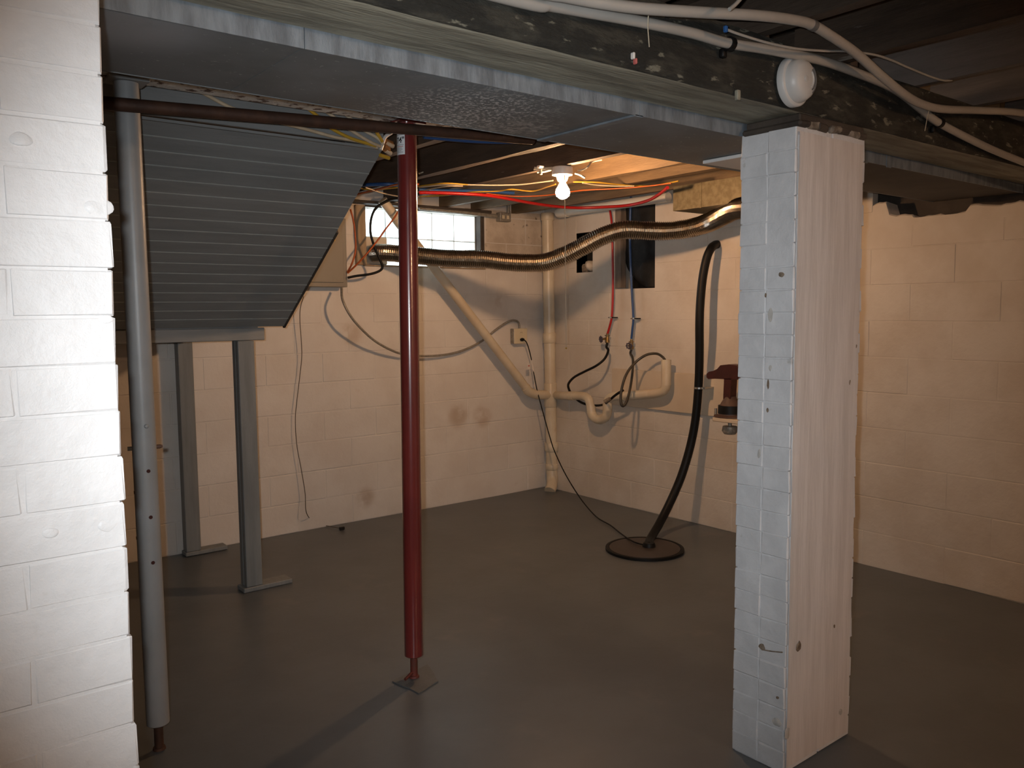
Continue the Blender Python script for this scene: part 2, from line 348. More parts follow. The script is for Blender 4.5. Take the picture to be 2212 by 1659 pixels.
for i in range(n+1):
    y = 1.35+1.27*i/n; zt = 2.012+.022*noise.noise(Vector((y*6, 0, 1)))+.012*noise.noise(Vector((y*21, 3, 1))) - (.03 if 1.93 < y < 2.2 else 0) + (.07 if y > 2.36 else 0)
    vs += [(XW-.001+.003*noise.noise(Vector((y*9, 1, 1))), y, 1.94), (XW+.002, y, zt-.008), (XW+.012, y, zt), (XW+.13, y, zt-.012+.01*noise.noise(Vector((y*13, 8, 1)))), (XW+.135, y, 1.94)]
b.add(vs, [(5*i+k, 5*i+5+k, 5*i+5+(k+1) % 5, 5*i+(k+1) % 5) for i in range(n) for k in range(5)], False)
b.build('ragged_wall_top', M['wallr'], wr)
MB().box(-2.75, -2.6, -2.5, 5.54, -.1, 2.47).build('wall_left', M['wall'], kind='structure')
MB().box(-2.75, 4.87, -2.65, -2.5, -.1, 2.47).build('wall_front', M['wall'], kind='structure')
# dark holes in the right wall
hb = empty('wall_hole', (XW, 4.26, 1.65), 'tall rectangular black tarred hole in the right wall behind the blue pipe', 'hole')
b = MB(); b.box(XW+.20, XW+.21, 4.05, 4.47, 1.64, 2.31); b.box(XW+.005, XW+.2, 4.462, 4.468, 1.64, 2.31); b.box(XW+.005, XW+.2, 4.052, 4.058, 1.64, 2.31)
b.box(XW+.005, XW+.2, 4.05, 4.47, 1.64, 1.649); b.box(XW+.005, XW+.2, 4.05, 4.47, 2.301, 2.31); b.build('tarred_lining', M['tar'], hb)
b = MB(); nz_, ny_ = 20, 12; vs = []
for i in range(nz_+1):
    z = 1.658+.635*i/nz_; yl = 4.385 - (.20*((1.86-z)/.20)**2 if z < 1.86 else 0)
    for j in range(ny_+1):
        t = j/ny_; y = 4.064+(yl-4.064)*t
        vs.append((XW+.045-.05*math.sin(PI*t)*(.6+.4*math.sin(z*9)) + .012*noise.noise(Vector((0, y*14, z*9))), y, z))
b.add(vs, [(i*(ny_+1)+j, i*(ny_+1)+j+1, (i+1)*(ny_+1)+j+1, (i+1)*(ny_+1)+j) for i in range(nz_) for j in range(ny_)], True)
b.build('black_sheet', M['tar'], hb, label='bulging black plastic sheet')
MB().box(XW+.005, XW+.06, 4.40, 4.461, 1.66, 2.29).build('wood_strip', M['oldwood'], hb, wobble=.003)
h2 = empty('wall_hole', (XW, 4.79, 1.79), 'small broken hole in the right wall with a stone lodged in it', 'hole')
b = MB(); b.box(XW+.12, XW+.13, 4.69, 4.9, 1.78, 2.11); b.box(XW+.005, XW+.12, 4.885, 4.892, 1.78, 2.11); b.box(XW+.005, XW+.12, 4.69, 4.70, 1.78, 2.11); b.box(XW+.005, XW+.12, 4.69, 4.9, 1.78, 1.79); b.box(XW+.005,XW+.12,4.69,4.9,2.10,2.11)
b.build('broken_lining', M['dark'], h2)
MB().sphere((XW+.05, 4.77, 1.84), .055, 10, 7, (1, .9, .8)).build('stone', M['wallold'], h2, wobble=.02, wscale=18)
MB().bevbox(XW+.03, XW+.11, 4.80, 4.87, 1.795, 1.86, .015).build('stone', M['chip'], h2, wobble=.012, wscale=18)

# ceiling: subfloor, planks, joists
ce = MB().box(-2.75, 4.87, -2.65, 5.54, 2.475, 2.52).build('ceiling', M['dark'], kind='structure', label='dark open joist ceiling')
def plankmk(): return MB().box(0, 7.3, 0, .136, 0, .018)
for i in range(57): piece('plank', 'plank', plankmk, M['plank'], (-2.6, -2.48+i*.14, 2.452), ce)
def joist(x, y0, y1, m, wd=.046, zb=2.27):
    b = MB(); n = 14; ys = [y0+(y1-y0)*i/n for i in range(n+1)]; vs = []
    for y in ys:
        e = .004*noise.noise(Vector((x*7, y*3.1, 0))); e2 = .005*noise.noise(Vector((x*7, y*4.3, 5)))
        vs += [(x+e, y, zb+e2), (x+wd+e, y, zb-e2), (x+wd, y, 2.451), (x, y, 2.451)]
    fs = [(0,1,2,3), (4*n+3, 4*n+2, 4*n+1, 4*n)]
    for i in range(n):
        for k in range(4): fs.append((4*i+k, 4*i+4+k, 4*i+4+(k+1) % 4, 4*i+(k+1) % 4))
    b.add(vs, fs); b.build('joist', m, ce)
for x, wd in ((2.125, .05), (2.625, .045), (3.035, .05)): joist(x, 1.50, 5.27, M['joist'], wd)
for x in (3.51, 3.80, 4.2): joist(x, 1.50, 5.27, M['joistlight'], .05)
for x in (0.30, 0.75, 1.20, 1.66): joist(x, 1.50, 2.90, M['joist'], .05)
for x in (-2.3, -1.85, -1.4, -.95, -.5, -.05): joist(x, -2.48, 5.2, M['joist'], .05)
for x in (.40, .85, 1.25, 1.62, 2.05, 2.49): joist(x, -2.48, 1.62, M['joist'], .042)
for x in (2.965, 3.44, 3.9): joist(x, -2.48, 1.62, M['joistgrey'], .045)

# ------------------------------------------------------------------ brick piers
def brickmk(dx, dy, dz, seed, bev=.006, wob=.35):
    def mk():
        b = MB().bevbox(-dx/2, dx/2, -dy/2, dy/2, -dz/2, dz/2, bev); r = random.Random(seed)
        for v in b.v: v += Vector((r.uniform(-1,1), r.uniform(-1,1), r.uniform(-1,1)))*bev*wob
        return b
    return mk
def brick(par, m, x0, x1, y0, y1, z0, z1, jit=.002, key='b', bev=.006, wob=.35):
    dx, dy, dz = round(x1-x0, 3), round(y1-y0, 3), round(z1-z0, 3); sd = rnd.randrange(4)
    piece('brick', (key, dx, dy, dz, sd), brickmk(dx, dy, dz, sd, bev, wob), m,
          ((x0+x1)/2+rnd.uniform(-jit, jit), (y0+y1)/2+rnd.uniform(-jit, jit)*.6, (z0+z1)/2), par)
CH = .0712
pr = empty('brick_pier', (0.05, 1.55, 0), 'white painted brick pier filling the left edge of the photo', 'pier')
MB().box(-.25, .309, 1.3618, 1.658, 0, 2.05).build('core', M['brickw'], pr)
for k in range(29):
    z0, z1 = k*CH+.0006, (k+1)*CH-.0006
    if k % 2: xs = [(-.26, -.04), (-.037, .178), (.181, .316)]
    else: xs = [(-.26, -.155), (-.152, .098), (.101, .316)]
    for a, c in xs: brick(pr, M['brickw'], a, c, 1.36, 1.462, z0, z1, .0013, 'p', .0032, .5)
    if k % 2: brick(pr, M['brickw'], .20, .316, 1.465, 1.66, z0, z1, .003, 'p', .008, .5)
    else:
        brick(pr, M['brickw'], .20, .316, 1.465, 1.56, z0, z1, .003, 'p', .008, .5); brick(pr, M['brickw'], .20, .316, 1.5615, 1.66, z0, z1, .003, 'p', .008, .5)
for (px, py, s) in ((212, 447, .022), (228, 690, .010), (235, 1135, .015), (45, 300, .016), (140, 275, .012), (108, 1150, .012), (96, 1190, .010)):
    p = Y(px, py, 1.361); MB().sphere(p, s, 14, 9, (1, .13, .6)).build('mortar_lump', M['brickw'], pr, wobble=s*.22, wscale=45)
pl = empty('brick_pillar', (2.46, 1.56, 0), 'free-standing white painted brick pillar on the right under the wooden beam', 'pillar')
PX0, PX1, PY0, PY1 = 2.268, 2.668, 1.462, 1.662
MB().box(PX0+.0025, PX1-.012, PY0+.008, PY1-.01, 0, 2.05).build('core', M['pillar'], pl)
for k in range(29):
    z0, z1 = k*.0707+.0005, (k+1)*.0707-.0005
    xm = PX0+(.10 if k % 2 else .20)
    for a, c in ((PX0, xm-.002), (xm+.002, xm+.196), (xm+.2, PX1)):
        if c-a < .05: continue
        brick(pl, M['pillar'], a, c, PY0, PY0+.0985, z0, z1, .0022, 'q', .0035, .5)
        brick(pl, M['pillar'], a, c, PY0+.0995, PY1, z0, z1, .0022, 'q', .0035, .5)
# brushed plaster coat on the front face, with a ragged outline
poly = []
n = 40
for i in range(n+1): poly.append((PX0+.006+.004*noise.noise(Vector((i*.9, 0, 0))), PY0-.006, .02+2.01*i/n))
for i in range(n, -1, -1): poly.append((PX1-.022+.007*noise.noise(Vector((i*1.3, 4, 0))), PY0-.006, .02+2.01*i/n))
b = MB(); m_ = n+1
L_, R_ = poly[:m_], poly[m_:][::-1]
for i in range(n):
    cols = 6; row0 = [Vector(L_[i]).lerp(Vector(R_[i]), j/cols) for j in range(cols+1)]; row1 = [Vector(L_[i+1]).lerp(Vector(R_[i+1]), j/cols) for j in range(cols+1)]
    for j in range(cols):
        q = [row0[j], row0[j+1], row1[j+1], row1[j]]
        b.add([Vector((p.x, p.y+.0028*noise.noise(p*9), p.z)) for p in q], [(0,1,2,3)], True)
b.prism([(PX0+.012, PY0-.001, .03), (PX1-.03, PY0-.001, .03), (PX1-.03, PY0-.001, 2.02), (PX0+.012, PY0-.001, 2.02)], (0, .004, 0))
b.build('plaster_coat', M['plaster'], pl)
def chip(px, py, face, sx, sz, m='chip'):
    if face == 'l': p = X(px, py, PX0-.0035); s3 = (.12, 1, sz/sx)
    else: p = Y(px, py, PY0-.0075); s3 = (1, .12, sz/sx)
    MB().sphere(p, sx, 10, 7, s3).build('paint_chip', M[m], pl, wobble=sx*.35, wscale=80)
for c_ in ((1646,1398,'l',.012,.010), (1688,594,'l',.010,.007), (1654,638,'l',.004,.007), (1659,830,'l',.004,.016), (1658,886,'l',.004,.008), (1640,980,'l',.007,.016,'mortar'), (1664,680,'l',.009,.022,'mortar'),
           (1725,1397,'f',.014,.018), (1802,1353,'f',.006,.006), (1816,1538,'f',.010,.012,'mortar'), (1850,748,'f',.004,.007), (1836,826,'f',.004,.009), (1680,1507,'l',.006,.005), (1678,1560,'l',.016,.014,'mortar'), (1700,1585,'f',.014,.02,'mortar'), (1664,795,'l',.006,.01,'mortar')): chip(*c_)
b = MB(); pts = [X(1645,1403,PX0-.003), X(1668,1407,PX0-.003), X(1690,1409,PX0-.003)]; b.tube(pts, .0022, 5).build('crack', M['chip'], pl)
for i in range(7):
    x = PX0-.006+i*.058+rnd.uniform(-.008,.008); y0 = PY0-.01+rnd.uniform(-.006,.006)
    MB().bevbox(x, x+.05+.02*rnd.random(), y0, PY1, 2.046, 2.066+.012*rnd.random(), .006).build('mortar_pad', M['mortarold' if i % 2 else 'darktimber'], pl, wobble=.009, wscale=26)
MB().bevbox(PX0+.01, PX1-.02, PY0-.003, PY1-.01, 2.06, 2.086, .004).build('wood_shim', M['darktimber'], pl, wobble=.004, wscale=20)

# ------------------------------------------------------------------ wooden beam, duct, steel plate
def beam(x0, x1, y0, y1, z0, z1, n, amp):
    b = MB(); prof = []
    m = 5
    for i in range(m): prof.append((y0, z1+(z0-z1)*i/m, 0))
    prof.append((y0+.004, z0+.006, 0)); prof.append((y0+.012, z0, 1))
    for i in range(1, m): prof.append((y0+(y1-y0)*i/m, z0, 1))
    prof += [(y1, z0, 1), (y1, z1, 0)]
    k = len(prof); vs = []
    for i in range(n+1):
        x = x0+(x1-x0)*i/n
        for (y, z, _) in prof:
            p = Vector((x, y, z)); e = noise.noise(Vector((x*5, y*14, z*14)))*amp + noise.noise(Vector((x*22, y*40, z*40)))*amp*.5
            vs.append(p + Vector((0, e, e*.8 if z < z1-.01 else 0)))
    for i in range(n):
        for j in range(k):
            j2 = (j+1) % k; mi = 1 if (prof[j][2] == 1 and prof[j2][2] == 1) else 0
            b.add([vs[i*k+j], vs[(i+1)*k+j], vs[(i+1)*k+j2], vs[i*k+j2]], [(0,1,2,3)], True, mi)
    b.add(vs[:k], [list(range(k))]); b.add(vs[-k:], [list(range(k))[::-1]])
    return b
bo = empty('wooden_beam', (2.2, 1.555, 2.086), 'heavy sooty wooden main beam running across the top of the photo', 'beam')
b = beam(-2.58, 4.54, 1.452, 1.660, 2.088, 2.268, 170, .004)
b.build('timber', [M['sooty'], M['soffit']], bo)
for px, py, hx, hz, m in ((1592, 206, .007, .014, 'soffit'), (1366, 121, .0035, .008, 'paper'), (1371, 133, .003, .007, 'redink')):
    p = Y(px, py, 1.449); MB().bevbox(p.x-hx, p.x+hx, 1.441, 1.453, p.z-hz, p.z+hz, .002).build('wood_plug', M[m], bo)
du = empty('supply_duct', (2.2, 1.88, 2.05), 'long rectangular galvanised metal duct under the joists behind the wooden beam', 'duct')
DZ0, DZ1, DY0, DY1 = 2.052, 2.255, 1.672, 2.097
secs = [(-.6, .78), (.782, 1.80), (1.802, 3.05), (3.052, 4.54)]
for i, (a, c) in enumerate(secs):
    b = MB(); n = 10
    for k in range(n):
        x0, x1 = a+(c-a)*k/n, a+(c-a)*(k+1)/n
        s0, s1 = (math.sin(PI*k/n)*-.006, math.sin(PI*(k+1)/n)*-.006)
        rows = [DY0, DY0+.02, (DY0+DY1)/2, DY1-.02, DY1]
        for j in range(4):
            f0, f1 = (math.sin(PI*j/4), math.sin(PI*(j+1)/4))
            b.add([(x0, rows[j], DZ0+s0*f0), (x1, rows[j], DZ0+s1*f0), (x1, rows[j+1], DZ0+s1*f1), (x0, rows[j+1], DZ0+s0*f1)], [(0,1,2,3)], True)
    b.add([(a,DY0,DZ0),(c,DY0,DZ0),(c,DY0,DZ1),(a,DY0,DZ1)], [(0,1,2,3)]); b.add([(a,DY1,DZ0),(c,DY1,DZ0),(c,DY1,DZ1),(a,DY1,DZ1)], [(0,1,2,3)])
    b.add([(a,DY0,DZ1),(c,DY0,DZ1),(c,DY1,DZ1),(a,DY1,DZ1)], [(0,1,2,3)])
    b.add([(a,DY0,DZ0),(a,DY1,DZ0),(a,DY1,DZ1),(a,DY0,DZ1)], [(0,1,2,3)]); b.add([(c,DY0,DZ0),(c,DY1,DZ0),(c,DY1,DZ1),(c,DY0,DZ1)], [(0,1,2,3)])
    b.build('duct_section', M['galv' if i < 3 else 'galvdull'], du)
    MB().box(a, c, DY0-.004, DY0-.0005, DZ0-.004, DZ0+.045).build('side_seam', M['galvbright'], du)
    MB().tube([(a, DY1+.003, DZ0+.002), (c, DY1+.003, DZ0+.002)], .004, 6).build('far_seam', M['galv'], du)
for x in (1.80, 3.05): MB().bevbox(x-.018, x+.018, DY0-.004, DY1+.004, DZ0-.006, DZ0+.0005, .002).build('drive_cleat', M['galvbright' if x < 2 else 'galv'], du)
for x in (3.02, 3.2): MB().box(x, x+.035, DY0-.008, DY0-.004, DZ0-.01, DZ0+.18).build('hanger_strap', M['galvbright'], du)
st = empty('steel_plate', (1.5, 2.85, 2.235), 'rusty steel lintel plate with flaking white paint above the two jack posts', 'steel beam')
b = MB(); b.box(.2, 2.35, 2.80, 2.90, 2.236, 2.258); b.build('flange', M['rustwhite'], st)
b = MB(); b.box(.2, 2.35, 2.846, 2.854, 2.258, 2.268); b.build('web', M['rustpipe'], st)

# ------------------------------------------------------------------ jack posts
def jack(name, label, base, top, rad, ztube, m, mscrew, slope=(0, 0)):
    """adjustable steel post standing on a screw"""
    o = empty(name, base, label, 'post')
    b0 = Vector(base); t = Vector(top); ax = (t-b0).normalized(); zt = ztube/ax.z; Ln = (t-b0).length
    MB().lathe(b0, ax, [(zt, rad*.8), (zt+.006, rad), (Ln-.012, rad)], 32).build('tube', M[m], o)
    MB().lathe(b0, ax, [(.012, .015), (zt-.002, .015)], 14).build('screw', M[mscrew], o)
    MB().lathe(b0, ax, [(.004, .022), (.012, .02)], 12).build('screw_foot', M[mscrew], o)
    MB().bevbox(t.x-.06, t.x+.06, t.y-.05, t.y+.05, t.z-.011, t.z-.002, .002).build('top_plate', M[m], o)
    return o, b0, ax
RT = Y(880, 262, 2.85); RB = Z(894, 1466, .0)
RB = Vector((RB.x, 2.82, 0.004)); RT = Vector((RT.x-.006, 2.846, 2.236))
ro, rb, rax = jack('jack_post', 'oxblood red steel jack post with a white sticker near its top', RB, RT, .038, .092, 'redpaint', 'redscrew')
MB().tube([RB+Vector((-.055, -.02, .016)), RB+Vector((.01, .004, .034))], .006, 8).build('turning_pin', M['redscrew'], ro)
cs = [Z(847, 1474, 0), Z(905, 1500, 0), Z(948, 1474, 0), Z(924, 1438, 0)]; pg = []
for i in range(4):
    for k in range(5):
        p = cs[i].lerp(cs[(i+1) % 4], k/5); pg.append((p.x+.006*noise.noise(p*14), p.y+.006*noise.noise(p*14+Vector((5,0,0))), .0015))
b = MB(); b.prism(pg, (0, 0, .0045)); b.build('floor_patch', M['slab'], ro, label='rough square concrete patch under the post')
# sticker wrapped on the tube, facing left of the camera
axp = lambda z: rb + rax*((z-rb.z)/rax.z)
cdir = math.atan2(-RB.y, -RB.x)     # towards the camera
zs0, zs1 = Y(868, 334, 2.83).z, Y(868, 288, 2.83).z
def wrap(ang, z, r): p = axp(z); return Vector((p.x+r*math.cos(ang), p.y+r*math.sin(ang), z))
SA0, SA1 = cdir-math.radians(108), cdir-math.radians(12)
def stk(a0, a1, z0, z1, r, m, name, par, n=8):
    b = MB(); vs = []
    for i in range(n+1):
        a = a0+(a1-a0)*i/n; vs += [wrap(a, z0, r), wrap(a, z1, r)]
    b.add(vs, [(2*i, 2*i+2, 2*i+3, 2*i+1) for i in range(n)], True); return b.build(name, M[m], par)
sk = stk(SA0, SA1, zs0, zs1, .0387, 'sticker', 'sticker', ro, 14)
def text_mesh(s, size):
    cu = bpy.data.curves.new('lettering', 'FONT'); cu.body = s; cu.size = size; cu.align_x = 'LEFT'; cu.offset = size*.02
    o = bpy.data.objects.new('lettering', cu); C.objects.link(o); dg = bpy.context.evaluated_depsgraph_get()
    me = bpy.data.meshes.new_from_object(o.evaluated_get(dg)); bpy.data.objects.remove(o); return me
me = text_mesh('74"', 1.0); xs = [v.co.x for v in me.vertices]; ys = [v.co.y for v in me.vertices]
b = MB(); tz0, tz1 = Y(868, 309, 2.83).z, Y(868, 295.5, 2.83).z; ta0, ta1 = cdir-math.radians(72), cdir-math.radians(16)
vs = [wrap(ta0+(ta1-ta0)*(v.co.x-min(xs))/(max(xs)-min(xs)), tz0+(tz1-tz0)*(v.co.y-min(ys))/(max(ys)-min(ys)), .0393) for v in me.vertices]
b.add(vs, [list(p.vertices) for p in me.polygons]); b.build('lettering', M['ink'], sk)
for (y0, m, a, c) in ((291, 'greyink', 80, 22), (313, 'greyink', 70, 18), (316.5, 'redink', 66, 22), (320, 'greyink', 72, 30), (323, 'greyink', 72, 26), (326, 'greyink', 70, 34), (329, 'greyink', 72, 22)):
    stk(cdir-math.radians(a), cdir-math.radians(c), Y(868, y0+.6, 2.83).z, Y(868, y0-.6, 2.83).z, .0391, m, 'small_print', sk, 4)
GB = Z(345, 1606, 0); GT = Y(272, 177, 2.86)
GB = Vector((GB.x, 2.90, .004)); GB.x = Y(343, 1590, 2.90).x; GT = Vector((GT.x, 2.86, 2.236))
go, gb, gax = jack('jack_post', 'grey painted telescopic steel jack post beside the left brick pier', GB, GT, .0375, Y(341, 1566, 2.9).z, 'greypaint', 'rustpipe')
gp = lambda px, py: Y(px, py, 2.88)
def onpost(z, ang, r): p = gb + gax*((z-gb.z)/gax.z); return Vector((p.x+r*math.cos(ang), p.y+r*math.sin(ang), p.z)), Vector((math.cos(ang), math.sin(ang), 0))
gc = math.atan2(-GB.y, -GB.x)
for py, m in ((918, None), (1015, 'hole'), (1115, 'hole'), (1214, 'hole')):
    z = gp(310, py).z; p, nrm = onpost(z, gc+math.radians(14), .0365)
    if m: MB().lathe(p, nrm, [(0, .0062), (.0016, .0062)], 14).build('pin_hole', M[m], go)
    else: MB().lathe(p, nrm, [(0, .007), (.006, .007), (.009, .004)], 14).build('bolt', M['greypaint'], go)
z = gp(305, 968).z; p, nrm = onpost(z, gc+PI/2+.15, .0365); MB().lathe(p, nrm, [(0, .007), (.012, .007), (.02, .004)], 12).build('bolt', M['rustbase'], go)
p, nrm = onpost(z, gc-PI/2, .0365); MB().lathe(p, nrm, [(0, .007), (.014, .007)], 12).build('bolt', M['greypaint'], go)
for py in (1065, 1165):
    z = gp(290, py).z; p, nrm = onpost(z, gc-1.45, .0365); MB().lathe(p, nrm, [(0, .006), (.0016, .006)], 12).build('pin_hole', M['hole'], go)
# rusty water pipe slung under the joists in front of the posts
ip = empty('iron_pipe', (1.4, 2.74, 2.1), 'long rust-brown iron pipe running level in front of both jack posts', 'pipe')
q0, q1 = Y(205, 221, 2.755), Y(1150, 302, 2.755)
MB().tube([q0, q0.lerp(q1, .5), q1], .0205, 14).build('pipe_run', M['rustpipe'], ip)
q = Y(1092, 292, 2.755); dq = (q1-q0).normalized(); MB().lathe(q-dq*.03, dq, [(0, .024), (.004, .027), (.056, .027), (.06, .024)], 14).build('coupling', M['rustpipe'], ip)

# ------------------------------------------------------------------ staircase underside
sr = empty('staircase', (1.2, 4.0, 1.35), 'grey beadboard-clad underside of the staircase descending to a landing', 'staircase')
SX0, SX1 = .35, 1.842
T0, T1 = Vector((0, 3.2, 2.192)), Vector((0, 4.30, 1.424))      # top and bottom of the sloped cladding
sd = (T1-T0); SL = sd.length; sd.normalize(); sn = Vector((0, -sd.z, sd.y)); 
if sn.z > 0: sn = -sn
NB = 18; bw = SL/NB
def brd(): 
    e = bw-.0015; b = MB()
    P = lambda s, h: sd*s + sn*h
    prof = [P(0, -.012), P(e, -.012), P(e, .001), P(e-.004, .001), P(.004, .001), P(0, -.001)]
    b.prism(prof, (SX1-SX0, 0, 0)); return b
def beadmk():
    b = MB(); b.tube([sd*.0 + sn*.0, sd*.0 + sn*.0 + Vector((SX1-SX0, 0, 0))], .0036, 8); return b
for i in range(NB):
    o = Vector((SX0, T0.y, T0.z)) + sd*(i*bw); bo_ = piece('beadboard', 'beadboard', brd, M['greywood'], o, sr)
    if i: piece('bead', 'bead', beadmk, M['bead'], o - sd*.001, bo_)
MB().box(SX0, SX1, 3.185, 3.203, 2.207, 2.449).build('fascia', M['greywood'], sr)
MB().box(SX0, 2.02, 3.205, 3.25, 2.28, 2.449).build('trimmer_joist', M['joist'], sr)
MB().box(SX0, SX1, 3.170, 3.185, 2.186, 2.196).build('cover_strip', M['greywood'], sr)
for x in (SX0, SX1-.045):
    b = MB(); o = Vector((x, T0.y, T0.z)); bk = -sn*.013
    b.prism([o+bk+sd*.0, o+bk+sd*SL, o+bk+sd*SL+Vector((0, .02, .26)), o+bk+Vector((0, .02, .2))], (.04, 0, 0)); b.build('stringer', M['greywood'], sr)
o = Vector((SX1, T0.y, T0.z)); b = MB(); b.prism([o+sd*.55+sn*.004, o+sd*(SL+.012)+sn*.004, o+sd*(SL+.012)-sn*.02, o+sd*.55-sn*.02], (.012, 0, 0)); b.build('edge_trim', M['darktimber'], sr)
hx1 = Y(567, 720, 4.34).x
MB().bevbox(SX0, hx1, 4.31, 4.35, 1.352, 1.418, .003).build('header', M['greywood'], sr)
MB().box(SX0, hx1-.02, 4.352, 5.262, 1.40, 1.425).build('landing', M['greywood'], sr)
def wpost(label, x, y, wx, wy, zt, bx0, bx1, by0, by1, plies):
    o = empty('wooden_post', (x, y, 0), label, 'post')
    for i in range(plies):
        y0 = y-wy/2+wy*i/plies; MB().bevbox(x-wx/2, x+wx/2, y0+.0008, y0+wy/plies-.0008, .028, zt, .003).build('timber', M['greypost'], o)
    MB().bevbox(bx0, bx1, by0, by1, .002, .027, .004).build('base_block', M['greypost'], o)
    return o
c2 = Z(552, 1262, .03)
wpost('grey wooden post under the right end of the stair header', c2.x-.012, c2.y+.02, .088, .088, 1.351, c2.x-.075, c2.x+.20, c2.y-.03, c2.y+.07, 2)
c1 = Y(412, 1100, 5.2)
wpost('grey wooden post against the back wall below the landing', c1.x, 5.205, .088, .07, 1.399, c1.x-.05, c1.x+.21, 5.165, 5.255, 1)

# ------------------------------------------------------------------ window
wn = empty('window_1', ((WX0+WX1)/2, 5.35, WZ0), 'small high glass block window in the back wall', None, None, 'structure')
GX0, GS = 2.882, .2
def gblk():
    b = MB(); g = GS-.010; h = .2-.010
    b.bevbox(0, g, 0, .075, 0, h, .006); return b
for r in range(2):
    for c in range(5):
        if r == 0 and c == 0: continue
        piece('glass_block', 'glass_block', gblk, M['glass'], (GX0+c*GS+.005, 5.325, 1.832+r*.2+.005), wn)
b = MB()
for c in range(6): b.box(GX0+c*GS-.003, GX0+c*GS+.003, 5.33, 5.395, 1.832, 2.232)
for r in range(3): b.box(GX0, GX0+1.0, 5.33, 5.395, 1.832+r*.2-.003, 1.832+r*.2+.003)
b.build('grout', M['grout'], wn)
MB().bevbox(GX0+.001, GX0+GS-.006, 5.30, 5.40, 1.836, 2.026, .004).build('masonry_infill', M['ply'], wn)
MB().bevbox(WX0+.002, GX0-.005, 5.245, 5.40, WZ0, 2.24, .004).build('frame_jamb', M['timber'], wn, wobble=.002)
MB().bevbox(GX0+1.006, WX1-.004, 5.262, 5.40, WZ0, 2.24, .004).build('frame_jamb', M['darktimber'], wn, wobble=.002)
MB().bevbox(GX0, GX0+1.0, 5.262, 5.40, 2.2335, 2.244, .003).build('frame_head', M['darktimber'], wn)
MB().bevbox(GX0-.02, WX1, 5.255, 5.40, 1.818, 1.829, .003).build('sill', M['timber'], wn)
MB().bevbox(2.3, 3.94, 5.18, 5.262, 2.246, 2.266, .004).build('trim_1', M['darktimber'], kind='structure', wobble=.003)

# ------------------------------------------------------------------ light fixture
LP = Vector((3.066, 3.40, 2.268))
lf = empty('lampholder', LP, 'white porcelain ceiling lampholder with a lit bare bulb and pull string', 'lamp')
MB().lathe(LP, (0,0,-1), [(0, .05), (.004, .056), (.036, .058), (.044, .055), (.05, .034), (.074, .026), (.078, .022)], 28).build('porcelain_base', M['porcelain'], lf)
BC = LP+Vector((.002, 0, -.131))
MB().lathe(BC, (0,0,-1), [(-.056, .014), (-.044, .017), (-.028, .026), (-.012, .0355), (.006, .0395), (.022, .035), (.034, .023), (.040, .010), (.0415, 0)], 20).build('bulb', M['bulb'], lf)
s0 = D(1220, 425, (LP-EYE).dot(fw)-.04); s1 = D(1223, 752, (LP-EYE).dot(fw)-.04)
MB().tube([Vector((s0.x, s0.y, LP.z-.05)), s0, s1], .0022, 6).build('pull_string', M['cream'], lf)
MB().sphere(s1, .005, 8, 6).build('string_bead', M['latch'], lf)
# stub cables and clamps beside the lampholder
cl = empty('cable_clamp', Z(1170, 362, 2.25), 'cluster of cream cable ends and a clamp left of the lampholder', 'clamp')
dl = (LP-EYE).dot(fw)
for i, (a, c) in enumerate((((1154, 357), (1196, 356)), ((1153, 366), (1198, 364)), ((1160, 372), (1194, 366)))):
    p, q = D(*a, dl), D(*c, dl); p.z = min(p.z, 2.264); q.z = min(q.z, 2.264); MB().tube([p, (p+q)/2+Vector((0,0,-.003)), q], .006, 7).build('cable_end', M['cream'], cl)
p = D(1168, 366, dl); MB().bevbox(p.x-.02, p.x+.02, p.y-.012, p.y+.012, p.z+.004, p.z+.02, .004).build('clamp_body', M['paper'], cl)
p = D(1169, 374, dl); MB().tube([p+Vector((0,0,.02)), p-Vector((0,0,.008))], .006, 8).build('clamp_screw', M['cream'], cl)
wire('lamp_cable', [D(1248, 369, dl), D(1262, 366, dl), D(1272, 358, dl), D(1278, 350, dl+.05), D(1300, 345, dl+.05)], .005, M['cream'], 'short white cable curving from the lampholder up to the joist', 'cable')
wire('lamp_cable', [D(1242, 374, dl), D(1252, 377, dl), D(1264, 384, dl)], .006, M['cream'], 'short pale cable end poking right below the lampholder', 'cable')

# ------------------------------------------------------------------ flexible duct and register boot
FP = [(806, 547, 5.88), (835, 546, 5.83), (880, 550, 5.80), (960, 558, 5.75), (1040, 560, 5.70), (1095, 566, 5.67), (1140, 568, 5.64), (1180, 566, 5.60), (1220, 552, 5.55), (1260, 532, 5.50), (1300, 511, 5.46), (1345, 497, 5.44), (1390, 498, 5.44), (1440, 499, 5.43), (1490, 493, 5.38), (1530, 481, 5.29), (1560, 466, 5.14), (1580, 455, 4.98), (1600, 449, 4.84), (1630, 446, 4.66)]
path = smoothpath([D(*p) for p in FP], 10)
